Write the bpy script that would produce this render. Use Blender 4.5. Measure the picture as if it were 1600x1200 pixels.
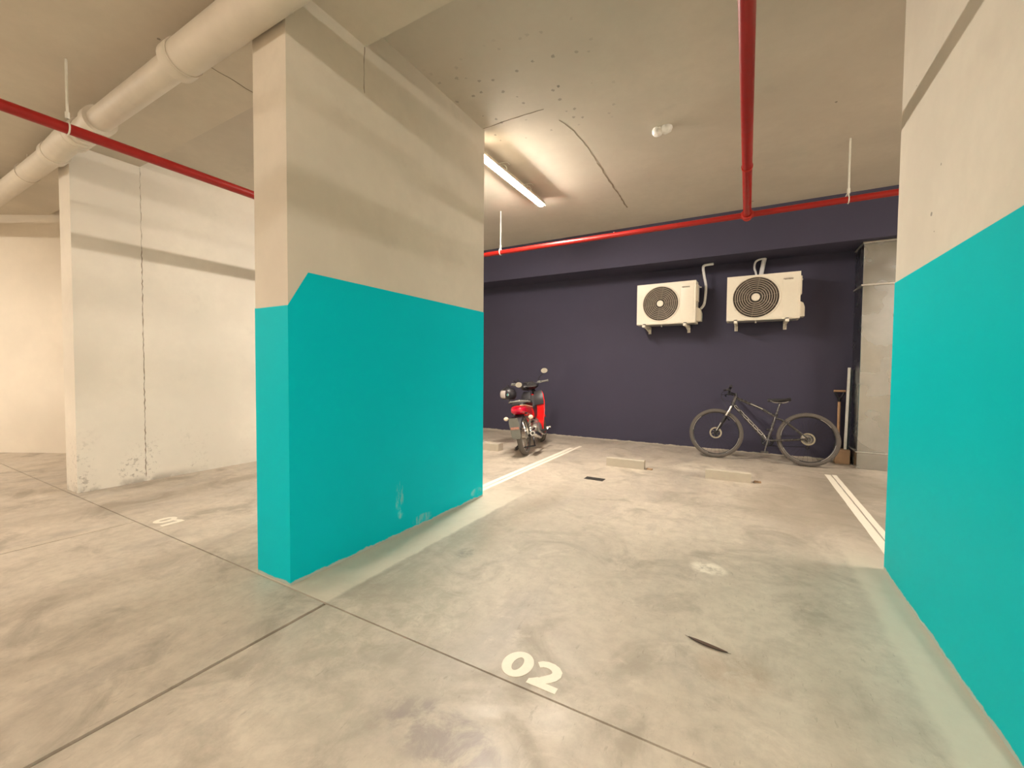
import bpy, bmesh, math, random
from mathutils import Vector, Matrix, noise
R = math.radians
sc = bpy.context.scene
for o in list(bpy.data.objects): bpy.data.objects.remove(o)
random.seed(7)
# ------------------------------------------------------------------ camera
CAM_H = 1.25
yaw, pitch, roll, fpx = R(29.36779), R(-1.90660), R(0.47501), 653.066
f_ = Vector((-math.sin(yaw)*math.cos(pitch), math.cos(yaw)*math.cos(pitch), math.sin(pitch)))
r_ = Vector((math.cos(yaw), math.sin(yaw), 0)); u_ = r_.cross(f_)
r2 = math.cos(roll)*r_ + math.sin(roll)*u_; u2 = -math.sin(roll)*r_ + math.cos(roll)*u_
cd = bpy.data.cameras.new('camera'); cam = bpy.data.objects.new('camera', cd); sc.collection.objects.link(cam)
cd.sensor_width = 36; cd.lens = fpx*36/1600; cd.clip_start = .02; cd.clip_end = 100
cam.matrix_world = Matrix(((r2.x, u2.x, -f_.x, 0), (r2.y, u2.y, -f_.y, 0), (r2.z, u2.z, -f_.z, CAM_H), (0, 0, 0, 1)))
sc.camera = cam
# ------------------------------------------------------------------ world, exposure, lamp strengths
w = bpy.data.worlds.new('world'); sc.world = w; w.use_nodes = True
w.node_tree.nodes['Background'].inputs[0].default_value = (1, .85, .65, 1)
w.node_tree.nodes['Background'].inputs[1].default_value = .0
sc.view_settings.view_transform = 'Standard'; sc.view_settings.look = 'None'
sc.view_settings.gamma = 1; sc.view_settings.use_curve_mapping = False
sc.view_settings.exposure = 2.86
LAMP_COL = (1, .895, .775)
# tube lamps: (x, y, z, angle, emission, visible in the photo)
LAMPS = [(-2.42, 4.32, 3.44, 0, 66), (4.10, 4.32, 3.44, 0, 68), (.95, -1.6, 3.28, 0, 45),
         (-3.6, -1.9, 3.28, 0, 22), (-8.4, -1.6, 3.28, 0, 62), (4.6, -1.6, 3.28, 0, 38)]
C = sc.collection

# ------------------------------------------------------------------ materials
def nt(name):
    m = bpy.data.materials.new(name); m.use_nodes = True
    t = m.node_tree; b = t.nodes['Principled BSDF']
    return m, t, b
def N(t, typ, **k):
    n = t.nodes.new(typ)
    for a, v in k.items(): setattr(n, a, v)
    return n
def math_(t, op, a, b=None, clamp=False):
    n = N(t, 'ShaderNodeMath', operation=op); n.use_clamp = clamp
    for i, v in enumerate((a, b)):
        if v is None: continue
        if isinstance(v, (int, float)): n.inputs[i].default_value = v
        else: t.links.new(v, n.inputs[i])
    return n.outputs[0]
def mixc(t, fac, a, b):
    n = N(t, 'ShaderNodeMix', data_type='RGBA')
    for s, v in ((0, fac), (6, a), (7, b)):
        if isinstance(v, (int, float)): n.inputs[s].default_value = v
        elif isinstance(v, tuple): n.inputs[s].default_value = (*v, 1)
        else: t.links.new(v, n.inputs[s])
    return n.outputs[2]
def smooth(t, v, a, b, lo=0., hi=1.):
    n = N(t, 'ShaderNodeMapRange', interpolation_type='SMOOTHSTEP')
    t.links.new(v, n.inputs[0]); n.inputs[1].default_value = a; n.inputs[2].default_value = b
    n.inputs[3].default_value = lo; n.inputs[4].default_value = hi
    return n.outputs[0]
def pos(t):
    g = N(t, 'ShaderNodeNewGeometry'); s = N(t, 'ShaderNodeSeparateXYZ'); t.links.new(g.outputs['Position'], s.inputs[0])
    return g.outputs['Position'], s.outputs[0], s.outputs[1], s.outputs[2]
def nz(t, P, scale, detail=4, rough=.55, stretch=None, out=0, dist=0.):
    if stretch:
        mp = N(t, 'ShaderNodeMapping'); t.links.new(P, mp.inputs[0]); mp.inputs['Scale'].default_value = stretch; P = mp.outputs[0]
    n = N(t, 'ShaderNodeTexNoise'); t.links.new(P, n.inputs['Vector'])
    n.inputs['Scale'].default_value = scale; n.inputs['Detail'].default_value = detail; n.inputs['Roughness'].default_value = rough
    n.inputs['Distortion'].default_value = dist
    return n.outputs[out]
def bumpy(t, b, h, strength, dist=.01):
    n = N(t, 'ShaderNodeBump'); n.inputs['Strength'].default_value = strength; n.inputs['Distance'].default_value = dist
    t.links.new(h, n.inputs['Height']); t.links.new(n.outputs[0], b.inputs['Normal'])

def plain(name, col, rough=.5, metal=0., spec=.5, var=.12, scale=30, bump=0., coat=0.):
    """a simple material with slight procedural colour and gloss variation"""
    m, t, b = nt(name)
    tc = N(t, 'ShaderNodeTexCoord')
    n = nz(t, tc.outputs['Object'], scale, 3)
    lo = tuple(c*(1-var) for c in col); hi = tuple(min(1, c*(1+var)) for c in col)
    t.links.new(mixc(t, n, lo, hi), b.inputs['Base Color'])
    t.links.new(smooth(t, n, .2, .8, max(0, rough-.06), min(1, rough+.06)), b.inputs['Roughness'])
    b.inputs['Metallic'].default_value = metal; b.inputs['Specular IOR Level'].default_value = spec
    b.inputs['Coat Weight'].default_value = coat
    if bump: bumpy(t, b, n, bump, .002)
    return m
def emis(name, col, s):
    m, t, b = nt(name)
    b.inputs['Base Color'].default_value = (.8, .8, .8, 1)
    b.inputs['Emission Color'].default_value = (*col, 1); b.inputs['Emission Strength'].default_value = s
    return m
def concrete(name, col, pits=.0, pit_scale=5., dark=.78, rough=.75, grime=False, bump=.15, pit_box=None):
    m, t, b = nt(name); P, X, Y, Z = pos(t)
    big = nz(t, P, .9, 5); fine = nz(t, P, 9, 6, .65); mid = nz(t, P, 3, 5, .6)
    c = mixc(t, smooth(t, big, .3, .7), tuple(v*.92 for v in col), tuple(min(1, v*1.05) for v in col))
    c = mixc(t, smooth(t, fine, .25, .75, .0, .35), c, tuple(v*dark for v in col))
    c = mixc(t, smooth(t, mid, .62, .75, 0, .28), c, tuple(v*dark*.9 for v in col))
    if pits:
        v = N(t, 'ShaderNodeTexVoronoi'); t.links.new(P, v.inputs['Vector']); v.inputs['Scale'].default_value = pit_scale
        sel = N(t, 'ShaderNodeSeparateColor'); t.links.new(v.outputs['Color'], sel.inputs[0])
        keep = math_(t, 'LESS_THAN', sel.outputs[0], pits)
        size = math_(t, 'MULTIPLY_ADD', sel.outputs[1], .07); t.nodes[-1].inputs[2].default_value = .02
        dd = math_(t, 'ADD', v.outputs['Distance'], math_(t, 'MULTIPLY', math_(t, 'SUBTRACT', nz(t, P, 40, 2), .5), .12))
        hit = math_(t, 'MULTIPLY', keep, math_(t, 'LESS_THAN', dd, size))
        c = mixc(t, math_(t, 'MULTIPLY', hit, .72), c, tuple(v*.25 for v in col))
    if pit_box:   # a patch of bug holes in the ceiling
        (x0, x1, y0, y1) = pit_box
        v = N(t, 'ShaderNodeTexVoronoi'); t.links.new(P, v.inputs['Vector']); v.inputs['Scale'].default_value = 13
        sel = N(t, 'ShaderNodeSeparateColor'); t.links.new(v.outputs['Color'], sel.inputs[0])
        inside = math_(t, 'MULTIPLY', math_(t, 'MULTIPLY', smooth(t, X, x0, x0+.1), smooth(t, X, x1-.5, x1, 1, 0)),
                       math_(t, 'MULTIPLY', smooth(t, Y, y0, y0+.5), smooth(t, Y, y1-.25, y1, 1, 0)))
        dd = math_(t, 'ADD', v.outputs['Distance'], math_(t, 'MULTIPLY', math_(t, 'SUBTRACT', nz(t, P, 60, 2), .5), .35))
        hit = math_(t, 'MULTIPLY', math_(t, 'LESS_THAN', sel.outputs[0], .45), math_(t, 'LESS_THAN', dd, .19))
        c = mixc(t, math_(t, 'MULTIPLY', math_(t, 'MULTIPLY', hit, inside), .55), c, tuple(v*.3 for v in col))
    if grime:     # speckled dirt low on the column
        low = smooth(t, Z, .0, .75, 1, 0)
        g = math_(t, 'MULTIPLY', math_(t, 'MULTIPLY', low, smooth(t, nz(t, P, 26, 5, .7), .54, .62)), smooth(t, nz(t, P, 2.6, 3), .42, .6))
        g2 = math_(t, 'MULTIPLY', smooth(t, Z, .0, .10, 1, 0), smooth(t, nz(t, P, 5, 4), .38, .6))
        g = math_(t, 'MULTIPLY', math_(t, 'MAXIMUM', g, g2), smooth(t, Y, 2.1, 2.7, 1, .15))
        c = mixc(t, math_(t, 'MULTIPLY', g, .55), c, (.16, .12, .08))
    t.links.new(c, b.inputs['Base Color']); b.inputs['Roughness'].default_value = rough
    b.inputs['Specular IOR Level'].default_value = .3
    bumpy(t, b, fine, bump, .004)
    return m
def paint(name, col, rough=.5, scuffs=()):
    m, t, b = nt(name); P, X, Y, Z = pos(t)
    n = nz(t, P, 2.2, 4); c = mixc(t, n, tuple(v*.96 for v in col), tuple(min(1, v*1.04) for v in col))
    for (y, z, sy, sz, amt) in scuffs:
        d = math_(t, 'ADD', math_(t, 'POWER', math_(t, 'ABSOLUTE', math_(t, 'DIVIDE', math_(t, 'SUBTRACT', Y, y), sy)), 2.),
                  math_(t, 'POWER', math_(t, 'ABSOLUTE', math_(t, 'DIVIDE', math_(t, 'SUBTRACT', Z, z), sz)), 2.))
        k = math_(t, 'MULTIPLY', smooth(t, d, .5, 1.2, 1, 0), smooth(t, nz(t, P, 14, 5, .7, (1, 1.6, .5)), .42, .58, .0, amt))
        c = mixc(t, k, c, (.42, .62, .56))
    # chipped, ragged lower edge
    k = math_(t, 'MULTIPLY', smooth(t, math_(t, 'ADD', Z, math_(t, 'MULTIPLY', nz(t, P, 7, 5, .7), -.05)), -.012, -.004, 1, 0), .8)
    c = mixc(t, k, c, (.55, .5, .42))
    t.links.new(c, b.inputs['Base Color']); b.inputs['Roughness'].default_value = rough
    b.inputs['Specular IOR Level'].default_value = .08
    bumpy(t, b, nz(t, P, 60, 3), .05, .002)
    return m
def floor_mat():
    m, t, b = nt('power_floated_concrete'); P, X, Y, Z = pos(t)
    big = nz(t, P, .55, 6, .6, dist=.6); mid = nz(t, P, 2.2, 8, .62, dist=.8); fine = nz(t, P, 14, 6, .7)
    swirl = nz(t, P, 1.3, 8, .7, (1, .45, 1), dist=1.6)
    base = (.56, .49, .40)
    c = mixc(t, smooth(t, big, .3, .7), tuple(v*.84 for v in base), tuple(v*1.12 for v in base))
    c = mixc(t, smooth(t, mid, .48, .68, 0, .75), c, (.33, .285, .225))
    c = mixc(t, smooth(t, swirl, .50, .68, 0, .62), c, (.39, .345, .295))
    c = mixc(t, smooth(t, nz(t, P, 5, 8, .72, dist=.7), .54, .70, 0, .42), c, (.72, .64, .53))
    c = mixc(t, smooth(t, fine, .35, .7, 0, .34), c, (.30, .25, .20))
    # fine dark scratches
    c = mixc(t, smooth(t, nz(t, P, 30, 4, .75, (1.4, .35, 1), dist=.4), .60, .70, 0, .40), c, (.25, .21, .16))
    wob = math_(t, 'MULTIPLY', math_(t, 'SUBTRACT', nz(t, P, 1.2, 4, .6, (1, .5, 1)), .5), .30)
    Xw = math_(t, 'ADD', X, wob)
    def band(v, cx, wd, soft):
        d = math_(t, 'ABSOLUTE', math_(t, 'SUBTRACT', v, cx)); return smooth(t, d, wd, wd+soft, 1, 0)
    streak = smooth(t, nz(t, P, 2.5, 6, .65, (1, .25, 1)), .3, .65, .35, 1)
    # tyre tracks of dirt along the bays; the first band also paints in pillar shade
    for cx, wd, amt, ylo, yhi in ((-3.22, .16, .34, 0.1, 5.), (-4.95, .13, .42, .8, 5.6), (-2.62, .12, .30, -.6, .9), (-1.68, .13, .36, 1.6, 4.3), (.36, .12, .26, 1.2, 5.5)):
        y_ = math_(t, 'MULTIPLY', smooth(t, Y, ylo-.5, ylo+.5), smooth(t, Y, yhi-.7, yhi+.7, 1, 0))
        k = math_(t, 'MULTIPLY', math_(t, 'MULTIPLY', band(Xw, cx, wd*.4, wd), streak), math_(t, 'MULTIPLY', y_, amt))
        c = mixc(t, k, c, (.27, .215, .155))
    # lighter, never driven strips beside the pillars
    Xr = math_(t, 'ADD', X, math_(t, 'MULTIPLY', math_(t, 'SUBTRACT', nz(t, P, 5, 6, .7), .5), .07))
    k1 = math_(t, 'MULTIPLY', smooth(t, Xr, -1.95, -1.915, 1, 0), smooth(t, X, -2.7, -2.6))
    k2 = smooth(t, Xr, .585, .64)
    k2 = math_(t, 'MULTIPLY', k2, smooth(t, X, 1.2, 1.3, 1, 0))
    k = math_(t, 'MULTIPLY', math_(t, 'MAXIMUM', k1, k2), math_(t, 'MULTIPLY', smooth(t, Y, 1.42, 1.43), smooth(t, Y, 3.2, 4.3, 1, 0)))
    c = mixc(t, math_(t, 'MULTIPLY', k, .75), c, (.66, .59, .475))
    ke = math_(t, 'MULTIPLY', math_(t, 'MULTIPLY', smooth(t, Xr, -1.95, -1.92), smooth(t, X, -1.90, -1.30, 1, 0)), math_(t, 'MULTIPLY', smooth(t, Y, 1.0, 1.8), smooth(t, Y, 2.4, 4.0, 1, 0)))
    c = mixc(t, math_(t, 'MULTIPLY', ke, smooth(t, nz(t, P, 9, 6, .7, (1, .5, 1)), .3, .65, .15, .75)), c, (.30, .26, .20))
    # rough grey patch beside the left pillar, brown stain and pale splash in the bay
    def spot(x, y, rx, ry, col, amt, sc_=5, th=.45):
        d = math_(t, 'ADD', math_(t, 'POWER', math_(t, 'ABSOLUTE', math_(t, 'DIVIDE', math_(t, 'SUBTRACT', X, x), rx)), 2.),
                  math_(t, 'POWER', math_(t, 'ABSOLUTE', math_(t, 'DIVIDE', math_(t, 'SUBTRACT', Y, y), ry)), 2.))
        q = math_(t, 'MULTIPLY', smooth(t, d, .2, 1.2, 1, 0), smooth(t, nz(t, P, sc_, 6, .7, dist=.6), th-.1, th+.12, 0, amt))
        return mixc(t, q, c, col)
    c = spot(-.19, 2.90, .12, .10, (.85, .78, .66), .9, 16, .45)
    c = spot(-.02, 1.95, .16, .16, (.36, .26, .18), .38, 7, .46)
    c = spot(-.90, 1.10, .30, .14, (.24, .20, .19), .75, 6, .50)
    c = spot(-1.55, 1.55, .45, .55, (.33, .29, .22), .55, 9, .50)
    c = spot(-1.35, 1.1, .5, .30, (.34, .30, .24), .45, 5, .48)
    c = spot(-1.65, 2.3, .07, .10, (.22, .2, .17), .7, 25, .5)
    c = spot(-.5, 5.9, .6, .35, (.78, .70, .58), .65, 4, .5)
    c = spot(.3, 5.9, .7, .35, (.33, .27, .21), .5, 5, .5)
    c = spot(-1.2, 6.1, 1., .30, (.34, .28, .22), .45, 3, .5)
    c = spot(1.15, 5.2, .75, 1.5, (.30, .26, .20), .75, 1.5, .3)  # broad dark area at the right bay line: shade painted into the floor
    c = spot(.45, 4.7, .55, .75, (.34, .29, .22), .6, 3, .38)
    c = spot(-.5, .55, .5, .3, (.72, .66, .6), .5, 7, .5)
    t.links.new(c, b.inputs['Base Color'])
    t.links.new(smooth(t, mid, .3, .75, .34, .60), b.inputs['Roughness'])
    b.inputs['Specular IOR Level'].default_value = .5
    bumpy(t, b, math_(t, 'ADD', mid, math_(t, 'MULTIPLY', fine, .5)), .10, .006)
    return m
def galvanised():
    m, t, b = nt('galvanised_sheet'); P, X, Y, Z = pos(t)
    n = nz(t, P, 6, 5, .6, dist=.5)
    t.links.new(mixc(t, n, (.36, .37, .37), (.50, .51, .50)), b.inputs['Base Color'])
    t.links.new(smooth(t, nz(t, P, 3, 2, .5), .3, .7, .20, .32), b.inputs['Roughness'])
    b.inputs['Metallic'].default_value = 1.
    bumpy(t, b, nz(t, P, 1.6, 1), .10, .02)
    return m

M = dict(
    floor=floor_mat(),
    ceil=concrete('ceiling_concrete', (.60, .545, .46), pits=.05, pit_scale=5, dark=.86, pit_box=(-2.30, -.8, 2.4, 3.9)),
    beam=concrete('beam_concrete', (.64, .58, .48), pits=.03, dark=.86),
    pillar=concrete('pillar_concrete', (.70, .64, .54), pits=.18, pit_scale=6.5, dark=.88),
    wall=concrete('left_wall_concrete', (.84, .785, .69), pits=.07, pit_scale=6, dark=.90, grime=True),
    white=concrete('cream_wall', (.84, .77, .66), dark=.95, bump=.05),
    teal=paint('teal_paint', (.0, .56, .65), .55, ((2.30, .29, .045, .12, .42), (2.31, .17, .03, .05, .5), (2.56, .05, .12, .04, .4), (3.33, .07, .10, .04, .4))),
    teal2=paint('teal_paint_right', (.0, .54, .58), .55),
    black=paint('charcoal_wall_paint', (.066, .062, .096), .6),
    red=plain('red_pipe_paint', (.33, .007, .004), .38, var=.2, scale=14),
    redfit=plain('red_fitting_paint', (.50, .03, .02), .45),
    duct=galvanised(),
    pvc=plain('painted_drain_pipe', (.68, .62, .52), .55, scale=6),
    zinc=plain('zinc_steel', (.62, .60, .55), .4, .7),
    zincp=plain('pale_hanger_rod', (.75, .73, .64), .5, .2),
    lampbody=plain('lamp_housing', (.70, .62, .50), .55),
    glow=emis('tube_diffuser', LAMP_COL, 40), line=plain('road_paint', (.86, .80, .68), .6, var=.08, scale=40),
    stop=concrete('cast_concrete_kerb', (.54, .475, .385), pits=.2, pit_scale=16, dark=.7),
    iron=plain('cast_iron', (.05, .045, .04), .6, .3), joint=plain('joint_sealant', (.20, .145, .10), .9),
    crack=plain('ceiling_joint', (.26, .21, .15), .9),
    acw=plain('cream_sheet_metal', (.82, .76, .64), .42, var=.03), acd=plain('dark_void', (.045, .04, .035), .8),
    grille=plain('grille_wire', (.30, .25, .20), .5), fanb=plain('fan_blade', (.07, .06, .05), .6), aclog=plain('grey_badge_print', (.20, .16, .12), .6),
    conduit=plain('white_insulation', (.80, .80, .80), .6), rubber=plain('tyre_rubber', (.045, .04, .035), .75, bump=.2, scale=60),
    rubberg=plain('dusty_tyre_rubber', (.115, .10, .088), .8, bump=.2, scale=60),
    blackp=plain('black_plastic', (.02, .018, .022), .42), blackm=plain('black_metal', (.03, .03, .034), .35, .4),
    graym=plain('grey_frame_paint', (.085, .080, .080), .26, .4, coat=.5), decal=plain('pale_frame_decal', (.55, .52, .48), .4),
    chrome=plain('chrome', (.8, .78, .74), .18, 1.), alu=plain('cast_aluminium', (.55, .53, .50), .35, .9),
    redp=plain('red_bodywork', (.80, .012, .012), .2, coat=.6), redl=plain('red_tail_lens', (.55, .0, .03), .12, coat=.8),
    lens=plain('clear_indicator_lens', (.92, .74, .55), .2, coat=.6), mirror=plain('mirror_glass', (.9, .88, .84), .06, 1.),
    plastg=plain('grey_mudguard_plastic', (.22, .22, .20), .5), seat=plain('black_vinyl', (.03, .028, .03), .45, bump=.2),
    visor=plain('pale_visor', (.55, .5, .47), .1, coat=.8), plate=plain('reddish_plate_strip', (.55, .20, .16), .5),
    wood=plain('shovel_wood', (.50, .30, .17), .6, scale=12, var=.3), block=plain('brown_timber_block', (.36, .23, .13), .7, scale=8, var=.25),
    board=plain('white_board_edge', (.82, .80, .74), .5), dark=plain('dark_panel', (.012, .02, .03), .35),
    leafm=plain('dry_leaf', (.10, .055, .035), .7), twig=plain('leaf_rib', (.03, .02, .015), .7), det=plain('white_detector_plastic', (.86, .84, .80), .3),
    gold=plain('disc_steel', (.40, .36, .28), .35, .9),
)

# ------------------------------------------------------------------ mesh helpers
def B(): return bmesh.new()
def box(bm, x0, x1, y0, y1, z0, z1, bev=0, mat=None):
    r = bmesh.ops.create_cube(bm, size=1)['verts']
    for v in r:
        v.co = Vector(((x0+x1)/2+v.co.x*(x1-x0), (y0+y1)/2+v.co.y*(y1-y0), (z0+z1)/2+v.co.z*(z1-z0)))
    if bev:
        es = list({e for v in r for e in v.link_edges})
        g = bmesh.ops.bevel(bm, geom=es, offset=bev, segments=2, affect='EDGES', profile=.5)
        r = list({v for f in g['faces'] for v in f.verts} | {v for v in r if v.is_valid})
    if mat is not None:
        for v in r: v.co = mat @ v.co
    return r
def frames(path):
    n = len(path); T = []
    for i in range(n):
        a = path[max(0, i-1)]; b = path[min(n-1, i+1)]; T.append((b-a).normalized())
    up = Vector((0, 0, 1)) if abs(T[0].z) < .9 else Vector((1, 0, 0))
    s = T[0].cross(up).normalized(); out = []
    for t_ in T:
        s = (s - t_*s.dot(t_)).normalized(); out.append((s, t_.cross(s)))
    return out
def tube(bm, pts, r, seg=12, cap=True, flat=1.):
    pts = [Vector(p) for p in pts]; rs = r if isinstance(r, (list, tuple)) else [r]*len(pts)
    fr = frames(pts); rings = []
    for p, (s, q), rr in zip(pts, fr, rs):
        rings.append([bm.verts.new(p + s*rr*math.cos(2*math.pi*k/seg) + q*rr*flat*math.sin(2*math.pi*k/seg)) for k in range(seg)])
    for a, b in zip(rings, rings[1:]):
        for k in range(seg): bm.faces.new((a[k], a[(k+1) % seg], b[(k+1) % seg], b[k]))
    if cap: bm.faces.new(rings[0][::-1]); bm.faces.new(rings[-1])
    return [v for g in rings for v in g]
def curve(pts, n=6):
    """Catmull-Rom through the points"""
    P = [Vector(p) for p in pts]; P = [2*P[0]-P[1]] + P + [2*P[-1]-P[-2]]; out = []
    for i in range(1, len(P)-2):
        for k in range(n):
            u = k/n; a, b, c, d = P[i-1:i+3]
            out.append(.5*((2*b)+(c-a)*u+(2*a-5*b+4*c-d)*u*u+(3*b-a-3*c+d)*u**3))
    return out + [P[-2]]
def lathe(bm, prof, mat, seg=24, closed=False):
    """prof = [(radius, height)] about local z, placed by mat"""
    rings = []
    for r, h in prof:
        if r < 1e-6: rings.append([bm.verts.new(mat @ Vector((0, 0, h)))])
        else: rings.append([bm.verts.new(mat @ Vector((r*math.cos(2*math.pi*k/seg), r*math.sin(2*math.pi*k/seg), h))) for k in range(seg)])
    prs = list(zip(rings, rings[1:])) + ([(rings[-1], rings[0])] if closed else [])
    for a, b in prs:
        for k in range(seg):
            k2 = (k+1) % seg
            if len(a) == 1 and len(b) == 1: continue
            if len(a) == 1: bm.faces.new((a[0], b[k2], b[k]))
            elif len(b) == 1: bm.faces.new((a[k], a[k2], b[0]))
            else: bm.faces.new((a[k], a[k2], b[k2], b[k]))
def torus(bm, Rm, r, mat, seg=32, rs=8, flat=1.):
    lathe(bm, [(Rm+r*math.cos(2*math.pi*k/rs), r*flat*math.sin(2*math.pi*k/rs)) for k in range(rs)], mat, seg, True)
def ball(bm, c, rx, ry=None, rz=None, mat=None, seg=16):
    ry = ry or rx; rz = rz or rx
    r = bmesh.ops.create_uvsphere(bm, u_segments=seg, v_segments=max(6, seg//2), radius=1)['verts']
    for v in r:
        v.co = Vector((c[0]+v.co.x*rx, c[1]+v.co.y*ry, c[2]+v.co.z*rz)) if mat is None else mat @ Vector((v.co.x*rx, v.co.y*ry, v.co.z*rz))
    return r
def loft(bm, secs, cap=True):
    rings = [[bm.verts.new(Vector(p)) for p in s] for s in secs]; n = len(rings[0])
    for a, b in zip(rings, rings[1:]):
        for k in range(n): bm.faces.new((a[k], a[(k+1) % n], b[(k+1) % n], b[k]))
    if cap: bm.faces.new(rings[0][::-1]); bm.faces.new(rings[-1])
def prism(bm, poly, z0, z1):
    a = [bm.verts.new((x, y, z0)) for x, y in poly]; b = [bm.verts.new((x, y, z1)) for x, y in poly]; n = len(poly)
    for k in range(n): bm.faces.new((a[k], a[(k+1) % n], b[(k+1) % n], b[k]))
    bm.faces.new(a[::-1]); bm.faces.new(b)
def ob(name, bm, mat, parent=None, smooth=True, **props):
    bmesh.ops.recalc_face_normals(bm, faces=bm.faces)
    me = bpy.data.meshes.new(name); bm.to_mesh(me); bm.free(); me.materials.append(M[mat])
    if smooth:
        me.shade_smooth()
        if hasattr(me, 'set_sharp_from_angle'): me.set_sharp_from_angle(angle=R(35))
    o = bpy.data.objects.new(name, me); C.objects.link(o)
    if parent is not None: o.parent = parent
    for k, v in props.items(): o[k] = v
    return o
def thing(name, label, cat, loc=(0, 0, 0), rot=(0, 0, 0), group=None):
    o = bpy.data.objects.new(name, None); C.objects.link(o); o.empty_display_size = .1
    o.location = loc; o.rotation_euler = rot; o['label'] = label; o['category'] = cat
    if group: o['group'] = group
    return o
def struct(name, bm, mat, parent=None, **k):
    o = ob(name, bm, mat, parent, smooth=False, **k)
    if parent is None: o['kind'] = 'structure'
    return o

# ------------------------------------------------------------------ room shell
X0, X1, YN, YB = -12., 7., -4.5, 7.42
bm = B(); box(bm, X0, X1, YN, YB, -.16, -.012); floor = struct('floor', bm, 'joint')
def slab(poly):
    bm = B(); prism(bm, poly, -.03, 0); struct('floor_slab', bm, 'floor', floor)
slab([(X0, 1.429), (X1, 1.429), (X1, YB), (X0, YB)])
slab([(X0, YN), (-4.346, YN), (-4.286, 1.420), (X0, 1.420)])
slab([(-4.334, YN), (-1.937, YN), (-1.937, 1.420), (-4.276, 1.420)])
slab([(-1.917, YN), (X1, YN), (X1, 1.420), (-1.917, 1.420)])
ZC, ZS = 3.55, 3.39
bm = B(); box(bm, X0, X1, 2.0, YB, ZC, ZC+.2); ceiling = struct('ceiling', bm, 'ceil')
bm = B(); box(bm, X0, X1, YN, 2.0, ZS, ZS+.36); struct('ceiling_beam', bm, 'beam')
# charcoal back wall with its dropped beam
bm = B(); box(bm, -5.72, X1, YB, YB+.2, -.1, ZC+.1); struct('wall_back', bm, 'black')
bm = B(); box(bm, -5.72, X1, 6.82, YB, 2.94, ZC); struct('trim_1', bm, 'black')
bm = B(); box(bm, -6.02, -5.72, 2.0, YB+.2, 0, ZC); struct('wall_left', bm, 'wall')
bm = B(); prism(bm, [(-11.9, .19), (-6.02, 3.48), (-6.02, 3.75), (-11.9, .46)], 0, ZC); struct('wall_far_left', bm, 'white')
for nm, a in (('wall_front', (X0, X1, YN-.2, YN)), ('wall_side_left', (X0-.2, X0, YN, YB)), ('wall_right', (X1, X1+.2, YN, YB))):
    bm = B(); box(bm, *a, -.1, ZC+.2); struct(nm, bm, 'white')
# joints in the ceiling: shutter lines left in the slab
def ribbon(pts, wd, z, name, mat, up=-1, parent=None):
    bm = B(); prev = None; P = [Vector(p) for p in pts]; Q = []
    for a, b in zip(P, P[1:]):
        n = max(2, int((b-a).length/.06))
        Q += [a.lerp(b, k/n) for k in range(n)]
    Q.append(P[-1]); vs = []
    for i, q in enumerate(Q):
        d = (Q[min(i+1, len(Q)-1)]-Q[max(0, i-1)]).normalized(); s = Vector((-d.y, d.x))
        j = s*random.uniform(-.006, .006); ww = wd*random.uniform(.35, 1.)
        vs.append((q+j+s*ww/2, q+j-s*ww/2))
    for (a, b), (c, d) in zip(vs, vs[1:]):
        lo = [bm.verts.new((p.x, p.y, z)) for p in (a, b, d, c)]; hi = [bm.verts.new((p.x, p.y, z+up*.002)) for p in (a, b, d, c)]
        bm.faces.new(hi)
        for k in range(4): bm.faces.new((lo[k], lo[(k+1) % 4], hi[(k+1) % 4], hi[k]))
    return ob(name, bm, mat, parent, smooth=False)
ribbon([(-2.25, 3.40), (-1.62, 3.40)], .008, ZC, 'shutter_joint', 'crack', parent=ceiling)
ribbon([(-1.56, 3.62), (-1.51, 3.85), (-1.49, 4.2), (-1.50, 4.55)], .008, ZC, 'shutter_joint', 'crack', parent=ceiling)
ribbon([(-1.50, 4.55), (-1.53, 5.98)], .022, ZC, 'shutter_joint', 'crack', parent=ceiling)
ribbon([(-3.38, 1.46), (-3.40, 1.98)], .008, ZS, 'shutter_joint', 'crack', parent=bpy.data.objects['ceiling_beam'])

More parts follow.
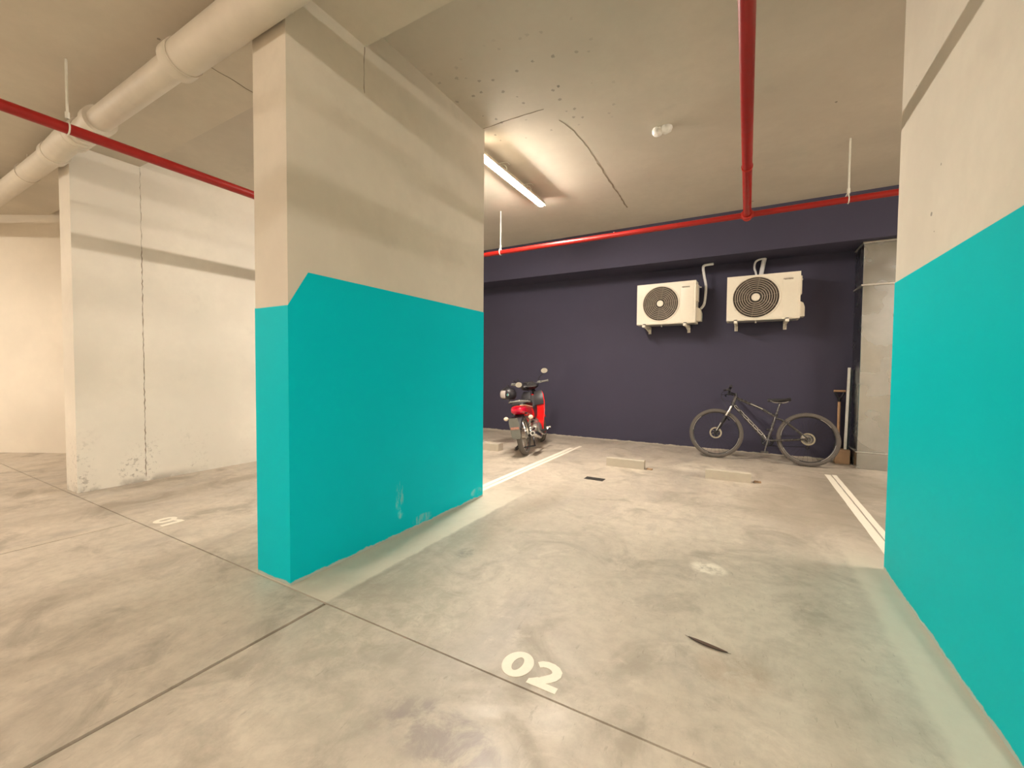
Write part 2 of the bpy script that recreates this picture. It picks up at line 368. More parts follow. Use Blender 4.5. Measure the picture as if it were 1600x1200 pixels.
# ------------------------------------------------------------------ pillars
def pillar(x0, x1, y0, y1, label, side, step=True, paint_=True):
    """side = +1: the long painted face looks to +x"""
    t = thing('concrete_pillar', label, 'pillar', ((x0+x1)/2, (y0+y1)/2, 0))
    ox, oy = (x0+x1)/2, (y0+y1)/2
    L = lambda x, y: (x-ox, y-oy)
    # body in two pours with a thin shadow groove between them at the beam edge
    bm = B()     # the shaft, notched at its top where the deeper beam ends
    pr_ = [(y0-oy, 0), (min(1.999, y1)-oy, 0)] + ([(y1-oy, 0), (y1-oy, ZC), (2.0-oy, ZC), (2.0-oy, ZS)] if y1 > 2.1 else [(min(1.999, y1)-oy, ZS)]) + [(y0-oy, ZS)]
    lo_ = [bm.verts.new((x0-ox, y, z)) for y, z in pr_]; hi_ = [bm.verts.new((x1-ox, y, z)) for y, z in pr_]
    for k in range(len(pr_)): bm.faces.new((lo_[k], lo_[(k+1) % len(pr_)], hi_[(k+1) % len(pr_)], hi_[k]))
    bm.faces.new(lo_[::-1]); bm.faces.new(hi_)
    ob('shaft', bm, 'pillar' if paint_ else 'wall', t, smooth=False)
    if side > 0:     # ragged crack running down from the beam's far edge
        bm = B(); z = ZS-.01; y = (1.985 if paint_ else 2.0)-oy; zmin = 3.08 if paint_ else .03; pr = None
        while z > zmin:
            j = random.uniform(-.004, .004); wd = random.uniform(.002, .007) if paint_ else random.uniform(.001, .009 if z < 2.5 else .005)
            q = [bm.verts.new((x1-ox+.001, y+j-wd/2, z)), bm.verts.new((x1-ox+.001, y+j+wd/2, z)), bm.verts.new((x1-ox-.01, y+j+wd/2, z)), bm.verts.new((x1-ox-.01, y+j-wd/2, z))]
            if pr:
                for k in range(4): bm.faces.new((pr[k], pr[(k+1) % 4], q[(k+1) % 4], q[k]))
            pr = q; z -= .03
        ob('concrete_crack', bm, 'crack', t, smooth=False)
    if not paint_: return t
    e = .0025; xa, xb = x0-ox-e, x1-ox+e; ya, yb = y0-oy-e, y1-oy+e
    zl, zh = 1.605, 1.812
    # teal wrap as one thin closed skin around the pillar; its top steps down by a diagonal near the front corner
    ring = [(xb, y0-oy-e, zl if step else zh), (xb, y0-oy+.125, zh), (xb, yb, zh), (xa, yb, zh), (xa, y0-oy+.125, zh), (xa, ya, zl if step else zh)]
    if not step: ring = [(xb, ya, zh), (xb, yb, zh), (xa, yb, zh), (xa, ya, zh)]
    bm = B(); ins = lambda p: (p[0]-math.copysign(.004, p[0]), p[1]-(math.copysign(.004, p[1]) if abs(p[1]-ya) < .01 or abs(p[1]-yb) < .01 else 0))
    lo = [bm.verts.new((p[0], p[1], .001)) for p in ring]; hi = [bm.verts.new(p) for p in ring]
    hi2 = [bm.verts.new((*ins(p), p[2])) for p in ring]; n = len(ring)
    for k in range(n):
        k2 = (k+1) % n
        bm.faces.new((lo[k], lo[k2], hi[k2], hi[k])); bm.faces.new((hi[k], hi[k2], hi2[k2], hi2[k]))
    ob('teal_paint_coat', bm, 'teal' if step else 'teal2', t, smooth=False, label='matt teal paint coat, its top edge stepping down by a diagonal cut at the front corner' if step else 'matt teal paint coat with a level top edge')
    return t
pillar(-2.58, -2.26, 1.44, 3.435, 'freestanding concrete pillar left of bay 02 with teal lower half and bare concrete above', 1)
pillar(.79, 1.11, 1.44, 3.455, 'concrete pillar at the right edge of bay 02, teal below and pale concrete above', -1, step=False)
pillar(-6.02, -5.72, 1.46, 2.03, 'unpainted pale concrete pillar at the far left beyond bay 01, dirty at its foot', 1, paint_=False)

# ------------------------------------------------------------------ pipes on the ceiling
def coupling(bm, c, ax, r, l=.035):
    mat = Matrix.Translation(c) @ Vector(ax).to_track_quat('Z', 'Y').to_matrix().to_4x4()
    lathe(bm, [(r*.9, -l), (r*1.16, -l), (r*1.16, -l*.35), (r*1.08, -l*.3), (r*1.08, l*.3), (r*1.16, l*.35), (r*1.16, l), (r*.9, l)], mat, 20)
def hanger(parent, x, y, z, r, ztop):
    t = ob('hanger_rod', (lambda bm: (tube(bm, [(x, y, z+r+.045), (x, y, ztop)], .0065, 8), bm)[1])(B()), 'zincp', parent)
    bm = B(); 
    return t
ZP, RP = 2.957, .038
# pipe running away from the viewer over bay 02
t = thing('red_sprinkler_pipe', 'red fire pipe running away over bay 02 towards the charcoal wall', 'pipe', (-.042, 0, ZP))
bm = B(); tube(bm, [(0, YN+.02, 0), (0, 5.215, 0)], RP, 20); ob('pipe_run', bm, 'red', t)
bm = B(); coupling(bm, (0, 4.03, 0), (0, 1, 0), RP*.98, .012); ob('pipe_ring', bm, 'redfit', t)
bm = B(); coupling(bm, (0, .6, 0), (0, 1, 0), RP, .04); ob('pipe_coupling', bm, 'redfit', t)
# crosswise pipe in front of the charcoal beam
t = thing('red_sprinkler_pipe', 'red fire pipe running crosswise below the ceiling in front of the charcoal beam', 'pipe', (0, 5.26, ZP))
RX = .031
bm = B(); tube(bm, [(-5.70, 0, 0), (6.98, 0, 0)], RX, 20); ob('pipe_run', bm, 'red', t)
bm = B(); coupling(bm, (-.042, -.005, 0), (0, 1, 0), .046, .055); coupling(bm, (-.042, 0, 0), (1, 0, 0), RX, .06); ob('tee_fitting', bm, 'redfit', t)
bm = B(); tube(bm, [(-1.5, 0, RX), (-1.5, 0, RX+.008)], .012, 8); ob('weld_boss', bm, 'redfit', t)
def clevis(parent, x, y, rr, z, ztop):
    h = ob('pipe_hanger', (lambda bm: (torus(bm, rr+.006, .005, Matrix.Translation((x, y, z)) @ (Matrix.Rotation(R(90), 4, 'Y') if parent is not None and rr == RX else Matrix.Rotation(R(90), 4, 'X')), 20, 6), bm)[1])(B()), 'zincp', parent, label='pale galvanised pipe clip')
    bm = B()
    if rr == RX:
        tube(bm, [(x, y-rr*.8, z+rr*.6), (x, y-.004, z+rr+.045)], .005, 6); tube(bm, [(x, y+rr*.8, z+rr*.6), (x, y+.004, z+rr+.045)], .005, 6)
        tube(bm, [(x-rr*.9, y-.01, z+rr*.6), (x, y, z+rr+.05)], .005, 6)
    tube(bm, [(x, y, z+rr+.03), (x, y, ztop)], .008, 8)
    tube(bm, [(x, y, z+rr+.03), (x, y, z+rr+.075)], .013, 8)
    ob('threaded_rod', bm, 'zincp', h)
clevis(t, -3.17, 0, RX, 0, ZC-ZP); clevis(t, .827, 0, RX, 0, ZC-ZP)
# left pipe
ZL = 2.915
t = thing('red_sprinkler_pipe', 'red fire pipe running away over bay 01 at the left', 'pipe', (-4.19, 0, ZL))
bm = B(); tube(bm, [(0, YN+.02, 0), (0, 5.20, 0)], .037, 20); ob('pipe_run', bm, 'red', t)
clevis(t, 0, 1.068, .037, 0, ZS-ZL)
# thick painted drain pipe under the beam, along the pillar fronts
t = thing('drain_pipe', 'thick painted drain pipe running crosswise under the ceiling beam in front of the pillars', 'pipe', (0, 1.335, 3.205))
bm = B(); tube(bm, [(-3.22, 0, 0), (6.95, 0, 0)], .103, 28); ob('pipe_run', bm, 'pvc', t)
bm = B(); lathe(bm, [(.080, -.03), (.112, -.03), (.112, .02), (.104, .05)], Matrix.Translation((-3.21, 0, 0)) @ Matrix.Rotation(R(90), 4, 'Y'), 28); ob('pipe_socket', bm, 'pvc', t)
bm = B(); tube(bm, [(-4.62, 0, -.005), (-3.20, 0, 0)], .082, 24); ob('pipe_run', bm, 'pvc', t)
bm = B(); tube(bm, [(-11.9, 0, -.03), (-5.62, 0, 0)], .085, 24); ob('pipe_run', bm, 'pvc', t)
bm = B(); lathe(bm, [(.07, -.04), (.108, -.04), (.108, .05), (.09, .06)], Matrix.Translation((-4.55, 0, -.005)) @ Matrix.Rotation(R(-90), 4, 'Y'), 24)
tube(bm, curve([(-4.60, 0, -.005), (-4.85, .0, -.01), (-5.1, -.03, -.02), (-5.3, -.02, -.01), (-5.62, 0, 0)], 5), .094, 24)
for x in (-4.82, -4.9, -4.98, -5.06): torus(bm, .094, .010, Matrix.Translation((x, -.01, -.015)) @ Matrix.Rotation(R(90), 4, 'Y'), 24, 6)
ob('flexible_bend', bm, 'pvc', t, label='ribbed flexible bend')
bm = B(); lathe(bm, [(.07, -.05), (.104, -.05), (.104, .05), (.088, .06)], Matrix.Translation((-5.60, 0, 0)) @ Matrix.Rotation(R(-90), 4, 'Y'), 24); ob('pipe_socket', bm, 'pvc', t)
for x in (-3.14, -6.4, .3):
    bm = B(); torus(bm, .107 if x > -5 else .090, .004, Matrix.Translation((x, 0, 0)) @ Matrix.Rotation(R(90), 4, 'Y'), 24, 6)
    tube(bm, [(x, 0, .1), (x, 0, ZS-3.205)], .006, 8); ob('pipe_strap', bm, 'pvc', t)

# ------------------------------------------------------------------ tube lamps
def lamp(x, y, z, rot, s, label, top):
    t = thing('tube_lamp', label, 'lamp', (x, y, z), (0, 0, rot))
    L = .76
    bm = B(); secs = []
    for yy, k in ((-L, .75), (-L+.012, 1), (L-.012, 1), (L, .75)):
        secs.append([(-.030*k, yy, .0), (-.050*k, yy, -.012), (-.052*k, yy, .004), (-.036*k, yy, .034*k), (.036*k, yy, .034*k), (.052*k, yy, .004), (.050*k, yy, -.012), (.030*k, yy, 0)])
    loft(bm, secs); ob('lamp_housing', bm, 'lampbody', t)
    bm = B(); secs = []
    for yy, k in ((-L+.015, .8), (-L+.03, 1), (L-.03, 1), (L-.015, .8)):
        secs.append([(.040*k*math.cos(a), yy, -.034*k*math.sin(a)) for a in [math.pi*i/10 for i in range(11)]])
    loft(bm, secs); d = ob('diffuser', bm, 'glow', t)
    m = emis('tube_glow', LAMP_COL, s); d.data.materials[0] = m
    for yy in (-.28, .32):
        bm = B(); torus(bm, .056, .0055, Matrix.Translation((0, yy, .022)) @ Matrix.Rotation(R(90), 4, 'X'), 20, 6)
        tube(bm, [(0, yy, .055), (0, yy, top-z)], .004, 8)
        tube(bm, curve([(-.06, yy-.03, top-z-.03), (-.02, yy-.01, top-z-.008), (.05, yy+.015, top-z-.006), (.075, yy+.03, top-z-.03)], 4), .0055, 8)
        ob('suspension_clip', bm, 'zincp', t)
    return t
labs = ['lit tube lamp hung on wire clips under the ceiling behind the freestanding teal pillar',
        'tube lamp over the next bay right of the right pillar', 'tube lamp over the aisle behind the viewpoint to the right',
        'tube lamp over the aisle behind the viewpoint to the left', 'tube lamp at the far left end of the aisle', 'tube lamp at the far right end of the aisle']
for (x, y, z, a, s), lb in zip(LAMPS, labs): lamp(x, y, z, a, s, lb, ZC if y > 2 else ZS)

# smoke detector
t = thing('smoke_detector', 'small white dome detector on the ceiling over bay 02', 'detector', (-.77, 4.20, ZC))
bm = B(); lathe(bm, [(0, 0), (.052, 0), (.054, -.012), (.046, -.022), (0, -.022)], Matrix.Translation((-.022, 0, 0)), 24); ob('detector_base', bm, 'det', t)
bm = B(); lathe(bm, [(.050, -.012), (.050, -.034), (.038, -.054), (.014, -.064), (0, -.065)], Matrix.Translation((-.028, 0, 0)), 24); ob('detector_dome', bm, 'det', t)
bm = B(); lathe(bm, [(0, 0), (.056, 0), (.058, -.012), (.048, -.036), (.026, -.052), (0, -.055)], Matrix.Translation((.048, .005, 0)), 24); ob('detector_cover', bm, 'det', t)

# ------------------------------------------------------------------ painted numbers and bay lines
def stroke2d(pts, wd):
    P = [Vector(p).to_2d() for p in pts]; l, r = [], []
    for i, p in enumerate(P):
        a = (p-P[max(0, i-1)]); b = (P[min(len(P)-1, i+1)]-p)
        d = ((a.normalized() if a.length else Vector((0, 0)))+(b.normalized() if b.length else Vector((0, 0)))).normalized(); n = Vector((-d.y, d.x))
        w2 = (wd[i] if isinstance(wd, list) else wd)/2
        l.append(p+n*w2); r.append(p-n*w2)
    return l, r
def strip_mesh(bm, l, r, z0=0, z1=.0015):
    for i in range(len(l)-1):
        q = [l[i], r[i], r[i+1], l[i+1]]
        lo = [bm.verts.new((p.x, p.y, z0)) for p in q]; hi = [bm.verts.new((p.x, p.y, z1)) for p in q]
        bm.faces.new(hi)
        for k in range(4): bm.faces.new((lo[k], lo[(k+1) % 4], hi[(k+1) % 4], hi[k]))
def zero(cx, cy, parent, tilt=0):
    bm = B(); n = 40; l, r = [], []
    for k in range(n+1):
        a = 2*math.pi*k/n
        l.append(Vector((cx+.066*math.cos(a), cy+.079*math.sin(a)))); r.append(Vector((cx+.021*math.cos(a), cy+.042*math.sin(a))))
    strip_mesh(bm, l, r); ob('digit_zero', bm, 'line', parent, smooth=False)
t = thing('bay_number', 'painted white number 02 on the floor at the front of the bay', 'floor marking', (-.75, 1.53, .0005))
zero(-.072, .002, t)
bm = B()
pth = [(.008+.0, .043)] + [(.066+.038*math.cos(a), .037+.019*math.sin(a)*1.0) for a in [math.pi*(1.0-.1*k) for k in range(0)]]
arc = [(-.001, .041), (.014, .053), (.034, .059), (.058, .058), (.078, .050), (.092, .036), (.095, .019), (.088, .002), (.074, -.014), (.056, -.030), (.044, -.040)]
arc = [(x*.93+.010, y) for x, y in arc]
l, r = stroke2d(arc, [.034, .036, .037, .038, .040, .042, .042, .042, .042, .040, .034]); strip_mesh(bm, l, r)
prism(bm, [(.006, -.075), (.132, -.075), (.132, -.043), (.070, -.043), (.060, -.026), (.036, -.026), (.006, -.050)], 0, .0016)
ob('digit_two', bm, 'line', t, smooth=False)
t = thing('bay_number', 'painted white number 01 on the floor at the front of the left bay', 'floor marking', (-4.04, 1.555, .0005))
zero(-.078, .002, t)
bm = B(); prism(bm, [(.028, -.076), (.072, -.076), (.072, .077), (.020, .077), (-.022, .058), (-.022, .028), (.028, .045)], 0, .0015); ob('digit_one', bm, 'line', t, smooth=False)
def lines(xa, xb, xc, xd, ya, yb, yc, label):
    t = thing('bay_line', label, 'floor marking', (xa, (ya+yb)/2, .0004))
    for (p, q, y1_) in ((xa, xb, yb), (xc, xd, yc)):
        bm = B(); n = 36; l, r = [], []
        for k in range(n+1):
            y = ya+(y1_-ya)*k/n-(ya+yb)/2; l.append(Vector((p-xa+random.uniform(-.0015, .0015), y))); r.append(Vector((q-xa+random.uniform(-.0015, .0015), y)))
        strip_mesh(bm, l, r); ob('paint_stripe', bm, 'line', t, smooth=False)
lines(-2.480, -2.418, -2.402, -2.350, 3.44, 6.34, 6.56, 'double white bay line running from the freestanding teal pillar towards the charcoal wall')
lines(.853, .915, .928, .975, 3.46, 6.33, 6.35, 'double white bay line running from the right pillar towards the galvanised duct')
# wheel stops
for x0, x1, y0, y1, rz, lb in ((-1.595, -1.115, 5.395, 5.50, 1.5, 'cast concrete wheel stop nearest the floor drain'), (-.405, .065, 5.36, 5.465, 3, 'cast concrete wheel stop in front of the bicycle'),
                           (-3.85, -3.30, 5.45, 5.60, 0, 'cast concrete wheel stop left of the motorcycle')):
    cx, cy = (x0+x1)/2, (y0+y1)/2; hx, hy = (x1-x0)/2, (y1-y0)/2
    bm = B(); secs = []
    nseg = 14
    for k in range(nseg+1):
        x = -hx+2*hx*k/nseg; j = lambda a: random.uniform(-a, a)
        h = .112+j(.0015)
        secs.append([(x, -hy, 0), (x, -hy+.004+j(.001), h-.008), (x, -hy+.012, h), (x, hy-.012, h+j(.001)), (x, hy-.004, h-.008), (x, hy, 0)])
    loft(bm, secs); o = ob('wheel_stop', bm, 'stop', None, smooth=False, label=lb, category='wheel stop', group='wheel stops in the parking bays')
    o.location = (cx, cy, 0); o.rotation_euler = (0, 0, R(rz))
# chips: little dark fixing plates sticking out of the stops' right ends
for x, y, lb in ((-1.085, 5.46, 'short dark steel off-cut at the end of the wheel stop near the drain'), (.10, 5.47, 'short dark steel off-cut at the end of the wheel stop in front of the bicycle')):
    bm = B(); box(bm, -.035, .035, -.03, .03, 0, .012, .003); o = ob('steel_plate', bm, 'block', None, label=lb, category='metal plate'); o.location = (x+.03, y, 0)
# floor drain
t = thing('floor_drain', 'small dark slotted floor drain in bay 02', 'drain', (-1.51, 4.65, 0), (0, 0, R(-1)))
bm = B(); W_, H_ = .11, .055
for a in ((-W_, W_, -H_, -H_+.008), (-W_, W_, H_-.008, H_), (-W_, -W_+.008, -H_, H_), (W_-.008, W_, -H_, H_)): box(bm, *a, 0, .004)
ob('drain_frame', bm, 'iron', t, smooth=False)
bm = B(); box(bm, -W_+.005, W_-.005, -H_+.005, H_-.005, .0002, .001); ob('drain_pit', bm, 'acd', t, smooth=False)
for k in range(9):
    x = -W_+.02+k*(2*W_-.04)/8
    bm = B(); box(bm, x-.005, x+.005, -H_+.008, H_-.008, .001, .0035); ob('grate_bar', bm, 'iron', t, smooth=False)
# dry leaf
t = thing('dry_leaf', 'dark curled dry leaf lying on the floor of bay 02', 'leaf', (-.13, 2.075, .002), (0, 0, R(-12)))
bm = B(); n = 12; up, mid_, dn = [], [], []
for k in range(n+1):
    u = k/n; x = -.085+.17*u; c0 = -.014*math.sin(math.pi*u); wv = .009*math.sin(math.pi*u)**.8+.0006
    up.append(bm.verts.new((x, c0+wv*1.3, .003+.006*math.sin(3*u)))); mid_.append(bm.verts.new((x, c0, .001))); dn.append(bm.verts.new((x, c0-wv*.8, .006*math.sin(math.pi*u)+.001)))
for k in range(n):
    bm.faces.new((up[k], up[k+1], mid_[k+1], mid_[k])); bm.faces.new((mid_[k], mid_[k+1], dn[k+1], dn[k]))
o = ob('leaf_blade', bm, 'leafm', t); o.modifiers.new('s', 'SOLIDIFY').thickness = .001
bm = B(); tube(bm, [(-.10+.2*k/14, -.014*math.sin(math.pi*k/14)-.003, .004) for k in range(15)], [.0006+.0022*math.sin(math.pi*k/14) for k in range(15)], 6); ob('leaf_rib', bm, 'twig', t)

# ------------------------------------------------------------------ galvanised duct
t = thing('air_duct', 'tall galvanised sheet metal air duct standing beside the charcoal wall', 'duct', (1.27, 6.95, 0))
ZD = 2.935
for a, b in ((.0, .215), (.225, 2.375), (2.390, ZD)):
    bm = B(); box(bm, 0, .85, 0, .465, a, b, .006); ob('duct_section', bm, 'duct', t, smooth=False)
for z in (.220, 2.382):
    bm = B(); box(bm, -.016, .87, -.016, .468, z-.010 if z > 1 else z-.005, z+.010 if z > 1 else z+.005, .002); ob('duct_flange', bm, 'zinc', t, smooth=False)
bm = B(); box(bm, -.012, .87, -.012, .468, ZD-.02, ZD, .002); ob('duct_flange', bm, 'zinc', t, smooth=False)

# ------------------------------------------------------------------ air conditioner outdoor units
def ac(x, y, z, w_, h, d, rz, label, fan_cx, fan_r):
    t = thing('air_conditioner_unit', label, 'air conditioner', (x, y, z), (0, 0, rz), 'air conditioner units on the charcoal wall')
    # local: x right, y back, origin at front lower left corner
    bm = B(); 
    r_ = .03; secs = []
    outline = [(0, 0), (w_, 0), (w_, h-r_*.4), (w_-r_*.4, h), (r_, h), (r_*.3, h-r_*.3), (0, h-r_)]
    # casing with round hole in front: ring of quads between the hole and outline
    n = 48; cz = h*.5+.0; cx = fan_cx
    hole = [Vector((cx+fan_r*math.cos(2*math.pi*k/n), cz+fan_r*math.sin(2*math.pi*k/n))) for k in range(n)]
    def edge_pt(a):
        dx, dz = math.cos(a), math.sin(a); best = 1e9
        for (lx, s) in ((0-cx, -1), (w_-cx, 1)):
            if dx*s > 1e-6: best = min(best, lx/dx)
        for (lz, s) in ((0-cz, -1), (h-cz, 1)):
            if dz*s > 1e-6: best = min(best, lz/dz)
        return Vector((cx+dx*best, cz+dz*best))
    angs = sorted(set([2*math.pi*k/n for k in range(n)] + [math.atan2(zz-cz, xx-cx) % (2*math.pi) for xx in (0, w_) for zz in (0, h)]))
    H1 = []; H2 = []; O1 = []
    for a in angs:
        p = Vector((cx+fan_r*math.cos(a), cz+fan_r*math.sin(a))); q = edge_pt(a)
        H1.append(bm.verts.new((p.x, 0, p.y))); H2.append(bm.verts.new((p.x, .045, p.y))); O1.append(q)
    Of = [bm.verts.new((q.x, 0.0, q.y)) for q in O1]; Ob = [bm.verts.new((q.x, d, q.y)) for q in O1]; m_ = len(angs)
    for k in range(m_):
        k2 = (k+1) % m_
        bm.faces.new((H1[k], H1[k2], Of[k2], Of[k])); bm.faces.new((H1[k], H2[k], H2[k2], H1[k2])); bm.faces.new((Of[k], Of[k2], Ob[k2], Ob[k]))
    bm.faces.new(Ob)
    ob('casing', bm, 'acw', t)
    bm = B(); lathe(bm, [(0, 0), (fan_r*1.0, 0)], Matrix.Translation((cx, .044, cz)) @ Matrix.Rotation(R(90), 4, 'X'), 40); ob('fan_recess', bm, 'acd', t)
    # fan blades inside
    bm = B()
    for k in range(3):
        a0 = k*2.094+.4; secs = []
        for j in range(5):
            rr = fan_r*(.2+.72*j/4); a = a0+.5*j/4
            secs.append([(cx+rr*math.cos(a-.42), .036, cz+rr*math.sin(a-.42)), (cx+rr*math.cos(a+.42), .022, cz+rr*math.sin(a+.42)), (cx+rr*math.cos(a+.42), .024, cz+rr*math.sin(a+.42)), (cx+rr*math.cos(a-.42), .038, cz+rr*math.sin(a-.42))])
        loft(bm, secs)
    ob('fan', bm, 'fanb', t)
    # grille: concentric rings in slightly domed arrangement, radial bars, rim, centre cap
    g = ob('fan_grille', (lambda bm: (torus(bm, fan_r+.006, .010, Matrix.Translation((cx, -.003, cz)) @ Matrix.Rotation(R(90), 4, 'X'), 56, 8), bm)[1])(B()), 'acw', t)
    nr = 8
    for k in range(nr):
        u = (k+1)/nr; rr = fan_r*(.19+.80*u); yy = -.022*(1-u*u)**.5
        bm = B(); torus(bm, rr, .0085, Matrix.Translation((cx, yy, cz)) @ Matrix.Rotation(R(90), 4, 'X'), 48, 5)
        ob('grille_ring', bm, 'grille', g)
    for k in range(10):
        a = 2*math.pi*k/10+.157
        bm = B(); tube(bm, [(cx+fan_r*u*math.cos(a+.0), -.022*(1-u*u)**.5+.004, cz+fan_r*u*math.sin(a)) for u in (.15, .4, .7, .99)], .003, 5); ob('grille_spoke', bm, 'grille', g)
    bm = B(); lathe(bm, [(fan_r*.25, 0), (fan_r*.25, .012), (fan_r*.20, .016), (0, .016)], Matrix.Translation((cx, -.010, cz)) @ Matrix.Rotation(R(90), 4, 'X'), 32); ob('grille_hub', bm, 'acd', g)
    bm = B(); lathe(bm, [(fan_r*.185, 0), (fan_r*.185, .012), (fan_r*.15, .020), (0, .022)], Matrix.Translation((cx, -.020, cz)) @ Matrix.Rotation(R(90), 4, 'X'), 32); ob('centre_cap', bm, 'acw', g, label='cream round centre cap')
    # raised front panel on the right with a seam, badge
    x0 = cx+fan_r+.035
    bm = B(); box(bm, x0, w_-.03, -.004, .003, .045, h-.04, .003); ob('service_panel', bm, 'acw', t)
    b_ = ob('badge', (lambda bm: (box(bm, w_-.20, w_-.075, -.0045, -.0035, h-.105, h-.078), bm)[1])(B()), 'acw', t)
    bm = B()    # small illegible maker's lettering: nine blocky letters
    xx = w_-.200
    for k, (lw, hh) in enumerate(((.011, .020), (.012, .020), (.012, .020), (.005, .020), (.012, .020), (.012, .020), (.005, .020), (.016, .022))):
        z0 = h-.103
        box(bm, xx, xx+.0035, -.0065, -.004, z0, z0+hh)
        if lw > .006:
            box(bm, xx, xx+lw, -.0065, -.004, z0+(hh-.004 if k % 2 == 0 else 0), z0+(hh if k % 2 == 0 else .004)); box(bm, xx+lw-.0035, xx+lw, -.0065, -.004, z0 if k % 3 else z0+hh*.4, z0+hh)
            if k % 2: box(bm, xx, xx+lw, -.0065, -.004, z0+hh*.45, z0+hh*.6)
        xx += lw+.0035
    ob('lettering', bm, 'aclog', b_, smooth=False)
    bm = B(); box(bm, 0.005, w_-.005, -.006, .01, .008, .030, .003); ob('base_lip', bm, 'acw', t)
    # side: terminal cover and valve cover
    bm = B(); box(bm, w_-.002, w_+.022, .06, .20, h*.52, h*.92, .006); ob('terminal_cover', bm, 'acw', t)
    bm = B(); prism(bm, [(0, 0), (.075, 0), (.075, .13), (.055, .19), (0, .22)], 0, .16)
    for v in bm.verts: v.co = Vector((w_-.004+v.co.x*.9, .12+v.co.z, .035+v.co.y))
    ob('valve_cover', bm, 'acw', t)
    bm = B(); tube(bm, [(w_+.0, .25, h-.06), (w_+.045, .25, h-.075)], .010, 8); ob('side_handle', bm, 'acw', t)
    # brackets
    for bx in (.10, w_-.17):
        bm = B()
        box(bm, bx, bx+.045, -.05, d+.10, -.045, -.005, .004); box(bm, bx, bx+.045, d+.085, d+.10, -.12, -.005, .003)
        tube(bm, [(bx+.022, .10, -.04), (bx+.022, d+.08, -.10)], .012, 6)
        ob('wall_bracket', bm, 'acw', t)
        for ya_, yb_ in ((-.01, .04), (d-.04, d)): bm = B(); box(bm, bx+.002, bx+.043, ya_, yb_, -.006, .012, .003); ob('rubber_foot', bm, 'blackp', t)
    bm = B(); box(bm, .03, w_-.03, .02, d-.01, -.004, .004); tube(bm, [(w_*.42, .1, 0), (w_*.42, .1, -.035)], .012, 8); ob('base_pan', bm, 'zinc', t)
    return t
DAC = .30
t1 = ac(-1.605, 7.015, 2.003, .89, .648, DAC, R(-2.), 'left cream air conditioner outdoor unit on brackets on the charcoal wall', .37, .272)
t2 = ac(-.292, 7.0, 2.003, .905, .645, DAC, R(0), 'right cream air conditioner outdoor unit with the larger round fan grille', .37, .293)
# refrigerant lines
t = thing('refrigerant_line', 'white insulated pipe rising behind the left air conditioner unit', 'pipe', (0, 0, 0))
bm = B(); tube(bm, curve([(-.665, 7.24, 2.24), (-.615, 7.25, 2.33), (-.600, 7.26, 2.58), (-.625, 7.24, 2.74), (-.64, 7.2, 2.86), (-.625, 7.18, 2.90), (-.56, 7.2, 2.915), (-.50, 7.22, 2.92)], 6), .020, 12); ob('insulation_sleeve', bm, 'conduit', t)
bm = B(); tube(bm, curve([(-.69, 7.2, 2.50), (-.70, 7.22, 2.65), (-.66, 7.22, 2.78), (-.645, 7.2, 2.87)], 5), .005, 8); ob('cable', bm, 'blackp', t)
t = thing('refrigerant_line', 'pair of white insulated pipes looping up behind the right air conditioner unit', 'pipe', (0, 0, 0))
bm = B(); tube(bm, curve([(.14, 7.36, 2.48), (.145, 7.36, 2.70), (.168, 7.34, 2.86), (.18, 7.30, 2.935)], 5), .030, 12); ob('insulation_sleeve', bm, 'conduit', t)
bm = B(); tube(bm, curve([(.095, 7.36, 2.48), (.08, 7.36, 2.72), (.055, 7.35, 2.82), (.065, 7.32, 2.90), (.11, 7.28, 2.925), (.18, 7.25, 2.925), (.205, 7.25, 2.915)], 5), .014, 10); ob('insulation_sleeve', bm, 'conduit', t)

# ------------------------------------------------------------------ wheels shared by both bikes
def wheel_mat(c, axis='y'):
    return Matrix.Translation(c) @ Matrix.Rotation(R(90), 4, 'X')
def spokes(bm, c, r0, r1, n, rs, off=.02):
    for k in range(n):
        a = 2*math.pi*k/n; b_ = a+(.28 if k % 2 else -.28)
        s = off if (k//2) % 2 else -off
        tube(bm, [(c[0]+r0*math.cos(b_), c[1]+s, c[2]+r0*math.sin(b_)), (c[0]+r1*math.cos(a), c[1], c[2]+r1*math.sin(a))], rs, 4, cap=False)

